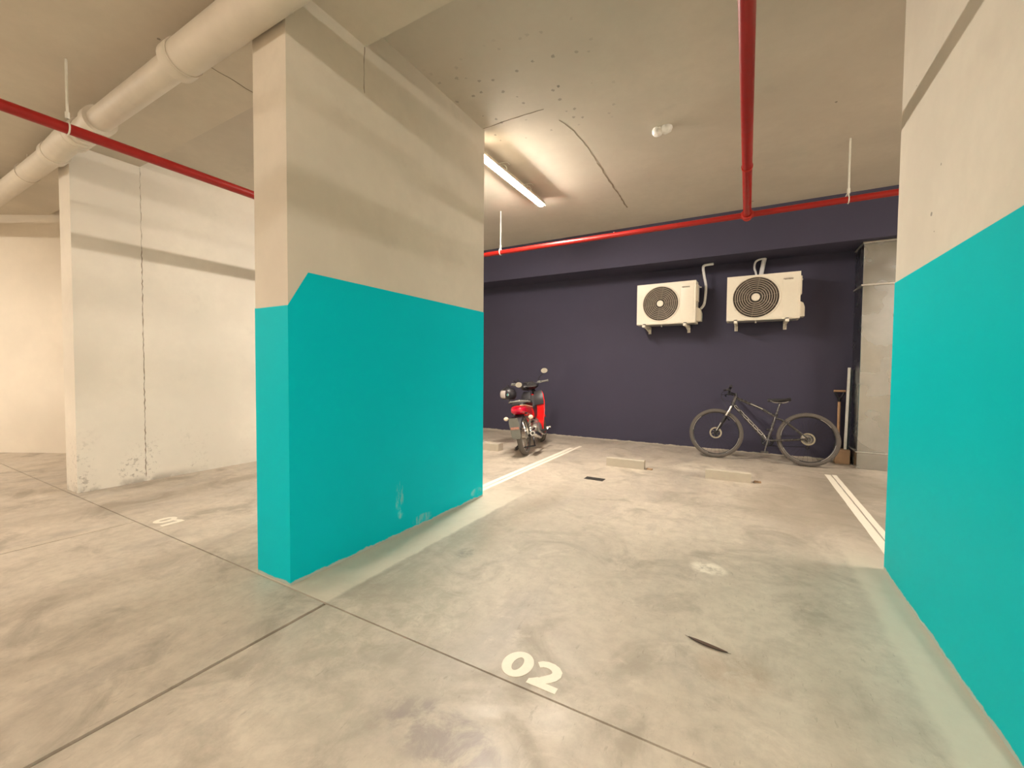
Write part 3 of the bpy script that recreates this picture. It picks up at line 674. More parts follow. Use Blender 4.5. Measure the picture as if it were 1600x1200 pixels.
# ------------------------------------------------------------------ bicycle: local x along the bike to its rear, y to the wall, z up
lean = R(-12)
bike = thing('bicycle', 'dark grey mountain bicycle leaning against the charcoal wall beneath the air conditioners', 'bicycle', (0, 6.735, 0.004), (lean, 0, 0))
RWx, FWx, WR = .725, -.385, .356
def bwheel(cx, lab, rear):
    c = (cx, 0, WR)
    bm = B(); torus(bm, WR-.027, .027, wheel_mat(c), 56, 10)
    for k in range(84):  # tread knobs
        a = 2*math.pi*k/84
        for s in (-1, 1):
            a2 = a+(s*.018); rr = WR-.003
            mt = Matrix.Translation((cx+rr*math.cos(a2), s*.012, WR+rr*math.sin(a2))) @ Matrix.Rotation(-a2, 4, 'Y')
            r_ = bmesh.ops.create_cube(bm, size=1)['verts']
            for v in r_: v.co = mt @ Vector((v.co.x*.010, v.co.y*.014, v.co.z*.012))
    ty = ob('tyre', bm, 'rubberg', bike, label='dusty knobbly ' + lab + ' tyre')
    bm = B(); lathe(bm, [(.304, -.014), (.312, -.016), (.318, -.012), (.318, .012), (.312, .016), (.304, .014), (.296, .006), (.296, -.006)], wheel_mat(c), 56, True); ob('rim', bm, 'blackm', ty)
    for a0, a1 in ((2.3, 3.05), (3.6, 4.4), (5.2, 6.1), (.6, 1.1)):      # pale rim stickers
        bm = B(); pp = [(cx+.306*math.cos(a0+(a1-a0)*k/12), -.0165, WR+.306*math.sin(a0+(a1-a0)*k/12)) for k in range(13)]
        tube(bm, pp, .0045, 5, flat=.5); ob('rim_sticker', bm, 'decal', ty)
    bm = B(); lathe(bm, [(0, -.055), (.012, -.055), (.012, -.03), (.028, -.028), (.028, -.022), (.016, -.018), (.016, .018), (.028, .022), (.028, .028), (.012, .03), (.012, .055), (0, .055)], wheel_mat(c), 20); ob('hub', bm, 'blackm', ty)
    bm = B(); spokes(bm, c, .027, .298, 32, .0011); ob('spokes', bm, 'blackm', ty, label='thin black wire spokes')
    bm = B(); yb = -.036 
    torus(bm, .072, .010, Matrix.Translation((cx, yb, WR)) @ Matrix.Rotation(R(90), 4, 'X'), 32, 4, flat=.12)
    for k in range(6):
        a = 2*math.pi*k/6; tube(bm, [(cx+.02*math.cos(a), yb, WR+.02*math.sin(a)), (cx+.066*math.cos(a+.35), yb, WR+.066*math.sin(a+.35))], .005, 5, flat=.4)
    ob('brake_disc', bm, 'gold', ty, label='pale drilled brake disc')
bwheel(FWx, 'front', False); bwheel(RWx, 'rear', True)
BB = Vector((.265, 0, .30)); ST = Vector((.362, 0, .665)); HT = Vector((-.135, 0, .895)); HB = Vector((-.180, 0, .775)); RA = Vector((RWx, 0, WR)); FA = Vector((FWx, 0, WR))
fr = B()
tube(fr, [HT+Vector((-.006, 0, .012)), HB], .024, 14)
tube(fr, [HB+Vector((.004, 0, .020)), BB+Vector((-.02, 0, .02))], [.024, .030], 16)                 # down tube
tube(fr, curve([HT+Vector((.01, 0, -.015)), (.06, 0, .800), (.20, 0, .735), ST+Vector((0, 0, -.03))], 5), .019, 14)     # top tube
tube(fr, [BB, ST], .018, 14)                                             # seat tube
tube(fr, [BB+Vector((0, -.036, 0)), BB+Vector((0, .036, 0))], .026, 16)
for s in (-1, 1):
    tube(fr, curve([BB+Vector((.01, s*.03, 0)), (.40, s*.052, .315), RA+Vector((-.01, s*.062, 0))], 4), .0115, 10)   # chain stays
    tube(fr, curve([ST+Vector((-.008, s*.014, -.045)), (.47, s*.052, .575), RA+Vector((-.006, s*.062, .01))], 4), .0095, 10)   # seat stays
    box(fr, RWx-.02, RWx+.014, s*.062-.004, s*.062+.004, WR-.03, WR+.022, .003)
frame = ob('frame', fr, 'graym', bike)
# outlined lettering panels on the down tube
bm = B(); d0 = HB+Vector((.03, 0, -.005)); d1 = BB+Vector((-.06, 0, .075)); ax = (d1-d0).normalized(); nrm = Vector((-ax.z, 0, ax.x))
letters = 6; tot = (d1-d0).length
for k in range(letters):
    c0 = d0+ax*(tot*(k+.08)/letters); L_ = tot/letters*.84; hw = .0135
    q = [c0-nrm*hw, c0+nrm*hw, c0+ax*L_+nrm*hw, c0+ax*L_-nrm*hw]
    pairs = {0: (0, 1, 2, 3), 1: (0, 1, 2), 2: (0, 1, 2, 3), 3: (3, 0, 1), 4: (0, 1, 2, 3), 5: (0, 1, 2, 3)}[k]
    for e_ in pairs:
        a, b_ = q[e_], q[(e_+1) % 4]; tube(bm, [a+Vector((0, -.0275, 0)), b_+Vector((0, -.0275, 0))], .0030, 5)
ob('down_tube_lettering', bm, 'decal', frame, label='pale outlined letters along the down tube')
for q in ([(.05, -.019, .805), (.20, -.019, .737)], [BB+Vector((-.045, -.026, .075)), BB+Vector((-.02, -.028, .03))]): bm = B(); tube(bm, q, .0045, 6); ob('frame_stripe', bm, 'decal', frame)
# fork
ax_ = (HB-FA).normalized(); fk = B(); crown = HB-ax_*.035
tube(fk, [HB, crown], .020, 12); tube(fk, [crown+Vector((0, -.062, 0)), crown+Vector((0, .062, 0))], .020, 12)
ob('fork_crown', fk, 'blackm', bike)
for s in (-1, 1):
    top = crown+Vector((0, s*.060, 0)); low = FA+Vector((.0, s*.060, 0))
    bm = B(); tube(bm, [top-ax_*-.012, top.lerp(low, .38)], .0155, 12); lg = ob('fork_stanchion', bm, 'chrome', bike, label='bright fork stanchion')
    bm = B(); tube(bm, [top.lerp(low, .34), top.lerp(low, .40), top.lerp(low, .95), low], [.023, .021, .019, .015], 12); ob('fork_lower', bm, 'blackp', bike)
bm = B(); tube(bm, [crown.lerp(FA, .62)+Vector((-.005, -.081, 0)), crown.lerp(FA, .92)+Vector((-.005, -.079, 0))], .006, 6); ob('fork_sticker', bm, 'decal', bike, label='pale sticker on the fork leg')
bm = B(); tube(bm, curve([(-.21, .08, .56), (-.235, .075, .58), (-.235, -.075, .58), (-.21, -.08, .56)], 4), .008, 8); ob('fork_brace', bm, 'blackp', bike)
bm = B(); box(bm, FWx+.02, FWx+.05, -.055, -.030, WR+.03, WR+.09, .004); ob('brake_caliper', bm, 'alu', bike)
bm = B(); box(bm, RWx-.065, RWx-.03, -.055, -.030, WR-.01, WR+.05, .004); ob('brake_caliper', bm, 'alu', bike)
# cockpit
stem0 = HT+Vector((-.012, 0, .040)); clamp = stem0+Vector((-.075, 0, .022))
bm = B(); tube(bm, [HT, stem0+Vector((0, 0, .02))], .021, 12); tube(bm, [stem0, clamp], .017, 12); tube(bm, [clamp+Vector((0, -.024, 0)), clamp+Vector((0, .024, 0))], .024, 12); ob('stem', bm, 'blackm', bike)
bp = curve([clamp+Vector((.028, -.36, .035)), clamp+Vector((.012, -.2, .028)), clamp+Vector((0, -.07, .004)), clamp, clamp+Vector((0, .07, .004)), clamp+Vector((.012, .2, .028)), clamp+Vector((.028, .36, .035))], 5)
bm = B(); tube(bm, bp, .0125, 10); ob('handlebar', bm, 'blackm', bike)
for s in (-1, 1):
    bm = B(); tube(bm, [clamp+Vector((.028, s*.375, .036)), clamp+Vector((.016, s*.245, .030))], .0175, 12); ob('grip', bm, 'blackp', bike)
    bm = B(); tube(bm, curve([clamp+Vector((.013, s*.19, .026)), clamp+Vector((-.04, s*.19, .012)), clamp+Vector((-.065, s*.24, -.002)), clamp+Vector((-.058, s*.32, -.004))], 4), .007, 8)
    box(bm, clamp.x-.035, clamp.x+.02, s*.19-.016, s*.19+.016, clamp.z+.0, clamp.z+.034, .004); ob('brake_lever', bm, 'blackp', bike)
bm = B()
tube(bm, curve([clamp+Vector((-.03, -.18, .01)), clamp+Vector((-.10, -.10, -.03)), clamp+Vector((-.08, -.03, -.12)), HB+Vector((.02, -.03, .03)), (-.02, -.032, .62)], 5), .003, 6)
ob('brake_hose', bm, 'blackp', bike); bm = B()
tube(bm, curve([clamp+Vector((-.03, .18, .01)), clamp+Vector((-.11, .06, -.03)), clamp+Vector((-.07, -.02, -.14)), (-.215, -.07, .60), (FWx+.04, -.07, .44)], 5), .003, 6)
ob('brake_hose', bm, 'blackp', bike)
bm = B(); box(bm, clamp.x-.025, clamp.x+.012, -.115, -.065, clamp.z+.018, clamp.z+.040, .004); ob('gear_shifter', bm, 'blackp', bike)
# saddle
sax = (ST-BB).normalized(); sp = ST+sax*.175
bm = B(); tube(bm, [ST-sax*.05, sp], .0135, 12); ob('seat_post', bm, 'graym', bike)
bm = B(); tube(bm, [ST-sax*.012, ST+sax*.012], .024, 12); ob('seat_clamp', bm, 'blackm', bike)
bm = B(); secs = []
zc = sp.z+.045
for u in [k/10 for k in range(11)]:
    x = sp.x-.150+.275*u; hw = .018+.055*max(0, (u-.35)/.65)**1.2 if u > .35 else .018; hw *= (.5 if u == 0 else 1)*(1 if u < 1 else .8)
    z = zc+.010*math.cos(u*math.pi)*-.6+(.010 if u > .8 else 0)
    secs.append([(x, hw*math.cos(a), z+(.016 if math.sin(a) > 0 else .028)*math.sin(a)) for a in [2*math.pi*k/12 for k in range(12)]])
loft(bm, secs); sd = ob('saddle', bm, 'seat', bike)
bm = B()
for s in (-1, 1): tube(bm, curve([(sp.x-.12, s*.012, zc-.018), (sp.x-.06, s*.022, zc-.040), (sp.x+.04, s*.022, zc-.040), (sp.x+.10, s*.03, zc-.018)], 4), .004, 6)
ob('saddle_rails', bm, 'alu', sd); bm = B(); box(bm, sp.x-.02, sp.x+.025, -.024, .024, zc-.052, zc-.030, .003); ob('rail_clamp', bm, 'blackm', sd)
# drivetrain (on the wall side)
bm = B(); torus(bm, .070, .008, Matrix.Translation(BB+Vector((0, .048, 0))) @ Matrix.Rotation(R(90), 4, 'X'), 32, 5, flat=.4); torus(bm, .052, .006, Matrix.Translation(BB+Vector((0, .042, 0))) @ Matrix.Rotation(R(90), 4, 'X'), 28, 5, flat=.4)
for k in range(5):
    a = 2*math.pi*k/5; tube(bm, [BB+Vector((0, .046, 0)), BB+Vector((.066*math.cos(a), .047, .066*math.sin(a)))], .006, 6)
ob('chainring', bm, 'blackm', bike)
pd = Vector((-.035, 0, -.165))
for s in (-1, 1):
    q = pd*(-s)*1.0 if s == 1 else pd
    bm = B(); tube(bm, [BB+Vector((0, s*.06, 0)), BB+Vector((0, s*.072, 0))+q], [.014, .010], 10); ob('crank_arm', bm, 'graym', bike)
    c = BB+Vector((0, s*.125, 0))+q
    bm = B(); box(bm, c.x-.045, c.x+.045, c.y-.045, c.y+.045, c.z-.009, c.z+.009, .004); tube(bm, [(c.x, c.y-s*.055, c.z), (c.x, c.y+s*.04, c.z)], .009, 8); ob('pedal', bm, 'graym', bike)
bm = B()
for k in range(7): lathe(bm, [(.018, -.001), (.026+.0055*k, -.001), (.026+.0055*k, .001), (.018, .001)], Matrix.Translation((RWx, .030+.0045*(6-k), WR)) @ Matrix.Rotation(R(90), 4, 'X'), 24, True)
ob('cassette', bm, 'alu', bike)
bm = B(); tube(bm, [BB+Vector((0, .046, .070)), RA+Vector((0, .045, .045))], .004, 5); tube(bm, [BB+Vector((0, .046, -.070)), RA+Vector((-.01, .045, -.10)), RA+Vector((.02, .045, -.12)), RA+Vector((.02, .045, -.05))], .004, 5); ob('chain', bm, 'blackm', bike)
bm = B(); tube(bm, curve([RA+Vector((.005, .068, -.015)), RA+Vector((.02, .07, -.05)), RA+Vector((-.005, .055, -.10))], 4), .010, 8); torus(bm, .016, .005, Matrix.Translation(RA+Vector((.0, .047, -.115))) @ Matrix.Rotation(R(90), 4, 'X'), 16, 6); ob('rear_derailleur', bm, 'blackm', bike)

# ------------------------------------------------------------------ motorcycle: local x forward, y left, z up, origin at the rear tyre's contact
head = R(90+13)
moto = thing('motorcycle', 'red and black small motorcycle parked facing the charcoal wall, seen from behind', 'motorcycle', (-2.815, 5.44, .0), (0, 0, 0))
rm = (Matrix.Rotation(head, 4, 'Z') @ Matrix.Rotation(R(-7.5), 4, 'X')); moto.rotation_euler = rm.to_euler(); moto.location.z = .006
WRr = .285
def mwheel(c, steer, nm, parent):
    pass
def wheel_parts(c, rot, tyre_w, lab):
    """c centre; rot = extra rotation matrix about the centre"""
    base = Matrix.Translation(c) @ rot @ Matrix.Rotation(R(90), 4, 'X')
    bm = B(); r_t = tyre_w
    prof = [(WRr-.060, -r_t*.62), (WRr-.035, -r_t), (WRr-.014, -r_t*.80), (WRr-.002, -r_t*.35), (WRr, 0), (WRr-.002, r_t*.35), (WRr-.014, r_t*.80), (WRr-.035, r_t), (WRr-.060, r_t*.62)]
    lathe(bm, prof, base, 48, True); ty = ob('tyre', bm, 'rubberg', moto, label=lab)
    bm = B(); lathe(bm, [(WRr-.050, -.024), (WRr-.064, -.020), (WRr-.072, 0), (WRr-.064, .020), (WRr-.050, .024)], base, 40, True); ob('rim', bm, 'chrome', ty)
    bm = B(); lathe(bm, [(0, -.06), (.02, -.06), (.05, -.05), (.055, .04), (.02, .06), (0, .06)], base, 20); ob('hub', bm, 'alu', ty)
    bm = B()
    for k in range(28):
        a = 2*math.pi*k/28; b_ = a+(.3 if k % 2 else -.3); s = .03 if (k//2) % 2 else -.03
        p0 = base @ Vector((.05*math.cos(b_), .05*math.sin(b_), s)); p1 = base @ Vector(((WRr-.068)*math.cos(a), (WRr-.068)*math.sin(a), 0))
        tube(bm, [p0, p1], .0018, 4, cap=False)
    ob('spokes', bm, 'chrome', ty, label='thin wire spokes')
wheel_parts(Vector((0, 0, WRr)), Matrix.Identity(4), .040, 'dusty rear tyre')
WB = 1.20; steer = R(33); SA = Vector((.98, 0, .88))
Sm = Matrix.Translation((WB-.06, 0, 0)) @ Matrix.Rotation(steer, 4, 'Z') @ Matrix.Translation((-(WB-.06), 0, 0))
fc = Sm @ Vector((WB, 0, WRr)); wheel_parts(fc, Matrix.Rotation(steer, 4, 'Z'), .034, 'front tyre turned to the left')
# frame spine and engine
bm = B(); tube(bm, curve([(-.05, 0, .60), (.25, 0, .60), (.50, 0, .52), (.75, 0, .58), (.93, 0, .80)], 5), .032, 10); tube(bm, [(.93, 0, .92), (.985, 0, .72)], .034, 12)
for s in (-1, 1):
    tube(bm, curve([(.46, s*.06, .50), (.22, s*.10, .60), (-.12, s*.095, .62)], 4), .014, 8)
    tube(bm, [(.36, s*.085, .34), (.0, s*.085, WRr)], .016, 8)
ob('chassis', bm, 'blackm', moto)
bm = B(); ball(bm, (.52, -.02, .34), .15, .125, .10); tube(bm, [(.56, 0, .36), (.80, 0, .40)], [.072, .062], 16)
for k in range(7): lathe(bm, [(.03, -.004), (.088, -.004), (.088, .004), (.03, .004)], Matrix.Translation((.64+.022*k, 0, .372+.004*k)) @ Matrix.Rotation(R(80), 4, 'Y'), 16, True)
lathe(bm, [(0, 0), (.085, 0), (.095, .03), (.07, .05), (0, .055)], Matrix.Translation((.50, -.105, .32)) @ Matrix.Rotation(R(90), 4, 'X'), 20)
ob('engine', bm, 'alu', moto)
# exhaust on the right side
bm = B(); tube(bm, curve([(.80, -.04, .34), (.78, -.07, .24), (.60, -.12, .185), (.36, -.155, .20), (.20, -.165, .245)], 6), .015, 10)
ob('exhaust_pipe', bm, 'chrome', moto)
bm = B(); tube(bm, [(.24, -.165, .235), (.20, -.165, .245), (-.09, -.170, .315), (-.115, -.170, .321)], [.026, .042, .044, .038], 20); mf = ob('muffler', bm, 'chrome', moto)
bm = B(); mt = Matrix.Translation((-.115, -.170, .321)) @ Vector((-1, 0, .24)).to_track_quat('Z', 'Y').to_matrix().to_4x4()
lathe(bm, [(.020, 0), (.020, .012), (.037, .012), (.040, 0)], mt, 20, True); ob('muffler_ring', bm, 'alu', mf)
bm = B(); lathe(bm, [(0, .004), (.020, .004)], mt, 16); ob('muffler_outlet', bm, 'acd', mf)
bm = B(); secs = []
for k in range(5):
    u = k/4; secs.append([(.22-.24*u, -.212, .225+.06*u), (.22-.24*u, -.206, .275+.06*u), (.22-.24*u, -.203, .275+.06*u), (.22-.24*u, -.209, .225+.06*u)])
loft(bm, secs); ob('heat_shield', bm, 'blackm', mf)
# shocks
for s in (-1, 1):
    bm = B(); tube(bm, [(.01, s*.105, .29), (.09, s*.105, .60)], .010, 8); tube(bm, [(.03, s*.105, .37), (.01, s*.105, .295)], .017, 10)
    h = [(Vector((.03, s*.105, .37)).lerp(Vector((.085, s*.105, .585)), k/60))+Vector((.021*math.cos(k*.75)*.96, .021*math.sin(k*.75), 0)) for k in range(61)]
    tube(bm, h, .0042, 5); ob('shock_absorber', bm, 'chrome', moto)
# chain case (left)
bm = B(); secs = [[(.40-.44*u, .108, .40-.02*u), (.40-.44*u, .135, .39-.02*u), (.40-.44*u, .135, .25+.0*u), (.40-.44*u, .108, .24)] for u in (0, .5, 1)]; loft(bm, secs); ob('chain_case', bm, 'blackp', moto)
# rear body: lofted red tail with light
def body(secs, name, mat, **k):
    bm = B(); rings = []
    for x, hw, z0, z1, pw in secs:
        ring = []
        for j in range(16):
            a = 2*math.pi*j/16; ca, sa = math.cos(a), math.sin(a)
            ring.append((x, hw*math.copysign(abs(ca)**pw, ca), (z0+z1)/2+(z1-z0)/2*math.copysign(abs(sa)**pw, sa)))
        rings.append(ring)
    loft(bm, rings); return ob(name, bm, mat, moto, **k)
body([(-.20, .055, .655, .70, .8), (-.16, .105, .615, .735, .7), (-.05, .118, .585, .745, .7), (.12, .122, .54, .745, .7), (.30, .112, .49, .73, .7), (.46, .085, .46, .66, .8)], 'rear_fairing', 'redp', label='glossy red rear bodywork')
body([(-.222, .045, .650, .690, .8), (-.205, .085, .625, .712, .75), (-.165, .108, .618, .728, .7), (-.12, .116, .615, .732, .7)], 'tail_light', 'redl', label='dark red tail light lens')
bm = B(); tube(bm, curve([(-.165, -.045, .742), (-.10, -.108, .735), (.06, -.127, .705), (.24, -.118, .68)], 5), .011, 8, flat=.6); ob('body_stripe', bm, 'lens', moto, label='pale stripe on the right of the red rear bodywork')
body([(-.13, .07, .735, .765, .8), (-.08, .105, .735, .80, .7), (.10, .118, .735, .815, .7), (.28, .105, .72, .80, .7), (.45, .085, .69, .765, .8), (.55, .05, .66, .73, .8)], 'seat', 'seat')
bm = B(); tube(bm, curve([(.12, .125, .77), (-.08, .128, .785), (-.20, .085, .80), (-.235, 0, .803), (-.20, -.085, .80), (-.08, -.128, .785), (.12, -.125, .77)], 6), .011, 10); ob('grab_rail', bm, 'plastg', moto, label='grey grab rail')
for p in ((-.19, .09, .805), (-.215, -.05, .808), (.0, -.128, .79)): bm = B(); ball(bm, p, .011, seg=8); ob('rail_bolt', bm, 'chrome', moto)
# rear mudguard with plate
bm = B(); secs = []
for k in range(9):
    a = R(75+k*10.5); rr = .345; x = rr*math.cos(a); z = WRr+rr*math.sin(a); w2 = .062+.010*math.sin(k/8*3.1)
    n_ = Vector((math.cos(a), 0, math.sin(a)))
    secs.append([(x-n_.x*.02, -w2, z-n_.z*.02), (x, -w2*.8, z), (x+.004*n_.x, 0, z+.006*n_.z), (x, w2*.8, z), (x-n_.x*.02, w2, z-n_.z*.02), (x-n_.x*.006, 0, z-.004*n_.z)])
loft(bm, secs); ob('rear_mudguard', bm, 'blackp', moto)
pm = Matrix.Translation((-.345, .018, .42)) @ Matrix.Rotation(R(-14), 4, 'Y')
bm = B(); prism(bm, [(-.050, -.145), (.050, -.145), (.068, -.10), (.072, .10), (.060, .165), (-.060, .165), (-.072, .10), (-.068, -.10)], -.003, .003)
for v in bm.verts: v.co = pm @ Vector((v.co.z, v.co.x, v.co.y))
fl = ob('mudflap', bm, 'plastg', moto, smooth=False, label='long grey mudflap above the rear tyre')
bm = B(); box(bm, -.007, -.003, -.062, .058, .0, .035, .001, mat=pm); ob('plate_strip', bm, 'plate', fl, label='reddish lettered strip across the mudflap')
bm = B()      # small illegible pale characters on the strip
for k in range(6):
    y = -.050+k*.018; box(bm, -.0082, -.007, y, y+.004, .006, .028, mat=pm); box(bm, -.0082, -.007, y, y+.012, .006+(k % 3)*.009, .010+(k % 3)*.009, mat=pm)
ob('plate_lettering', bm, 'lens', fl, smooth=False)
# indicators
for s in (-1, 1):
    bm = B(); tube(bm, [(-.14, s*.07, .575), (-.165, s*.155, .565)], .009, 8); st = ob('indicator_stalk', bm, 'blackp', moto)
    bm = B(); ball(bm, (-.175, s*.185, .563), .026, .037, .029); ob('indicator_lens', bm, 'lens', st, label='pale round indicator lens')
# leg shields and front
for s in (-1, 1):
    bm = B(); secs = []
    for z, xa, xb, y0_, y1_ in ((.90, .86, .90, .14, .13), (.84, .82, .92, .175, .15), (.72, .78, .92, .19, .15), (.58, .74, .90, .185, .14), (.44, .70, .86, .165, .12), (.32, .69, .80, .145, .11), (.26, .70, .76, .13, .11)):
        secs.append([(xa, s*y0_, z), (xa+.008, s*(y0_+.012), z), (xb, s*y1_, z), (xb-.004, s*(y1_-.010), z), ((xa+xb)/2, s*(y0_+.01-.03), z)])
    loft(bm, secs); secs = [[(xa+.02, s*.045, z), (xa+.03, s*.045, z), (xa+.03, s*y0_, z), (xa+.004, s*y0_, z)] for z, xa, y0_ in ((.73, .775, .185), (.58, .74, .183), (.44, .71, .163), (.34, .70, .146), (.28, .71, .12))]; loft(bm, secs); ls = ob('leg_shield', bm, 'redp', moto, label='glossy red leg shield')
    bm = B(); secs = []
    for z, xa, y0_ in ((.905, .855, .15), (.84, .80, .178), (.74, .765, .188), (.68, .76, .184)):
        secs.append([(xa-.012, s*.03, z-.01), (xa-.016, s*y0_*.8, z), (xa-.006, s*(y0_+.004), z), (xa+.012, s*(y0_-.01), z), (xa+.02, s*.03, z-.01)])
    loft(bm, secs); ob('inner_shield', bm, 'blackp', ls, label='black inner panel')
bm = B(); secs = []
for x, hw, z0, z1 in ((.46, .05, .56, .66), (.60, .055, .46, .60), (.74, .06, .50, .66), (.84, .07, .62, .84)):
    secs.append([(x, -hw, z0), (x, -hw*1.1, (z0+z1)/2), (x, -hw*.6, z1), (x, hw*.6, z1), (x, hw*1.1, (z0+z1)/2), (x, hw, z0)])
loft(bm, secs); ob('centre_tunnel', bm, 'blackp', moto)
body([(.84, .09, .58, .78, .7), (.93, .12, .58, .86, .6), (1.02, .10, .60, .86, .7), (1.08, .05, .68, .84, .8)], 'front_fairing', 'redp', label='glossy red front fairing')
# steering group: built straight then turned
def st(v): return Sm @ Vector(v)
bm = B()
for s in (-1, 1): tube(bm, [st((WB, s*.070, WRr)), st((WB-.055, s*.070, .48)), st((WB-.085, s*.062, .62))], [.024, .020, .017], 12)
ob('front_fork', bm, 'alu', moto)
bm = B(); secs = []
for k in range(9):
    a = R(20+k*16); rr = .315
    x = WB+rr*math.cos(a); z = WRr+rr*math.sin(a); w2 = .052
    secs.append([st((x-.018*math.cos(a), -w2, z-.018*math.sin(a))), st((x, -w2*.7, z)), st((x+.006*math.cos(a), 0, z+.006*math.sin(a))), st((x, w2*.7, z)), st((x-.018*math.cos(a), w2, z-.018*math.sin(a))), st((x-.006*math.cos(a), 0, z-.006*math.sin(a)))])
loft(bm, secs); ob('front_mudguard', bm, 'redp', moto)
Hm = Matrix.Translation((.92, .075, -.01)) @ Matrix.Rotation(R(42), 4, 'Z') @ Matrix.Diagonal((1, .92, 1, 1)) @ Matrix.Translation((-.92, 0, 0))
def hb(v): return Hm @ Vector(v)
bm = B(); secs = []
for x, hw, z0, z1 in ((.80, .10, .985, 1.01), (.84, .16, .95, 1.045), (.91, .17, .93, 1.075), (.99, .13, .93, 1.07), (1.05, .07, .95, 1.04)):
    secs.append([hb((x, hw*math.copysign(abs(math.cos(a))**.8, math.cos(a)), (z0+z1)/2+(z1-z0)/2*math.copysign(abs(math.sin(a))**.8, math.sin(a)))) for a in [2*math.pi*k/14 for k in range(14)]])
loft(bm, secs); cw = ob('handlebar_cowl', bm, 'blackp', moto)
bm = B(); secs = []
for x, z in ((.795, 1.0), (.835, 1.052), (.90, 1.080)):
    secs.append([hb((x, -.085, z)), hb((x, .085, z)), hb((x, .085, z-.012)), hb((x, -.085, z-.012))])
loft(bm, secs); ob('instrument_cover', bm, 'graym', cw, label='glossy grey instrument cover')
bm = B(); lathe(bm, [(0, .03), (.05, .025), (.068, .0), (.07, -.02)], Matrix.Translation(hb((1.05, 0, 1.0))) @ (Hm.to_3x3() @ Vector((1, 0, 0))).to_track_quat('Z', 'Y').to_matrix().to_4x4(), 20); ob('headlight', bm, 'lens', cw)
for s in (-1, 1):
    bm = B(); tube(bm, [hb((.90, s*.13, 1.03)), hb((.87, s*.24, 1.055)), hb((.845, s*.355, 1.062))], [.011, .011, .011], 8); hbx = ob('handlebar', bm, 'blackm', moto)
    bm = B(); tube(bm, [hb((.868, s*.245, 1.056)), hb((.842, s*.365, 1.062))], .017, 12); tube(bm, [hb((.842, s*.363, 1.062)), hb((.840, s*.375, 1.063))], .021, 12); ob('grip', bm, 'plastg', hbx)
    bm = B(); tube(bm, curve([hb((.90, s*.20, 1.045)), hb((.945, s*.235, 1.04)), hb((.945, s*.34, 1.05))], 4), .007, 8); ob('brake_lever', bm, 'chrome', hbx)
    bm = B(); box(bm, -.022, .022, -.024, .024, -.020, .022, .006, mat=Matrix.Translation(hb((.885, s*.21, 1.055))) @ Matrix.Rotation(steer, 4, 'Z')); ob('switch_housing', bm, 'plastg', hbx)
    mc = hb((.80, s*.30, 1.235)) if s < 0 else hb((.66, .33, 1.045))
    bm = B(); tube(bm, curve([hb((.885, s*.20, 1.07)), hb((.88, s*.225, 1.14)), mc+Vector((.02, 0, -.03))], 4), .006, 8); ms = ob('mirror_stalk', bm, 'blackm', moto)
    # the mirror faces back and a little up towards the lamp
    aim = Matrix.Translation(mc) @ Vector((-1, .30, -.06)).to_track_quat('Z', 'Y').to_matrix().to_4x4() @ Matrix.Diagonal((1.32, .88, 1, 1))
    bm = B(); lathe(bm, [(.0, -.026), (.03, -.022), (.050, -.004), (.054, .008), (.048, .012)], aim, 24); mr = ob('mirror_shell', bm, 'blackp', ms)
    bm = B(); lathe(bm, [(.048, .011), (0, .011)], aim, 24); ob('mirror_glass', bm, 'mirror', mr)
for q in ([hb((.90, .22, 1.05)), hb((1.0, .26, 1.12)), hb((1.08, .10, 1.06)), Vector((1.0, .04, .90))], [hb((.90, -.20, 1.05)), hb((.99, -.24, 1.00)), hb((1.0, -.12, .93)), Vector((.97, -.06, .84))],
          [hb((.86, .18, 1.03)), hb((.80, .12, .97)), Vector((.86, .06, .90)), Vector((.92, .03, .80))]):
    bm = B(); tube(bm, curve(q, 6), .006, 6); ob('control_cable', bm, 'blackp', moto)
# foot pegs, stand
for s in (-1, 1):
    bm = B(); tube(bm, [(.46, s*.10, .28), (.46, s*.255, .285)], .011, 8); tube(bm, [(.46, s*.165, .285), (.46, s*.26, .288)], .019, 10); ob('foot_peg', bm, 'blackp', moto)
bm = B(); tube(bm, curve([(.50, -.13, .25), (.54, -.19, .215), (.66, -.205, .26), (.70, -.235, .30)], 4), .009, 8); tube(bm, [(.69, -.20, .30), (.705, -.27, .305)], .014, 8); ob('brake_pedal', bm, 'chrome', moto)
bm = B(); tube(bm, curve([(.40, .10, .28), (.36, .17, .14), (.33, .235, .040)], 4), .010, 8); box(bm, .30, .36, .215, .265, .028, .038, .003); ob('side_stand', bm, 'blackm', moto)
bm = B(); tube(bm, curve([(.22, .09, .25), (.10, .13, .13), (.02, .14, .10), (.02, -.13, .12), (.10, -.12, .13), (.22, -.09, .25)], 4), .011, 8); tube(bm, [(.22, -.1, .25), (.22, .1, .25)], .012, 8); ob('centre_stand', bm, 'blackm', moto)
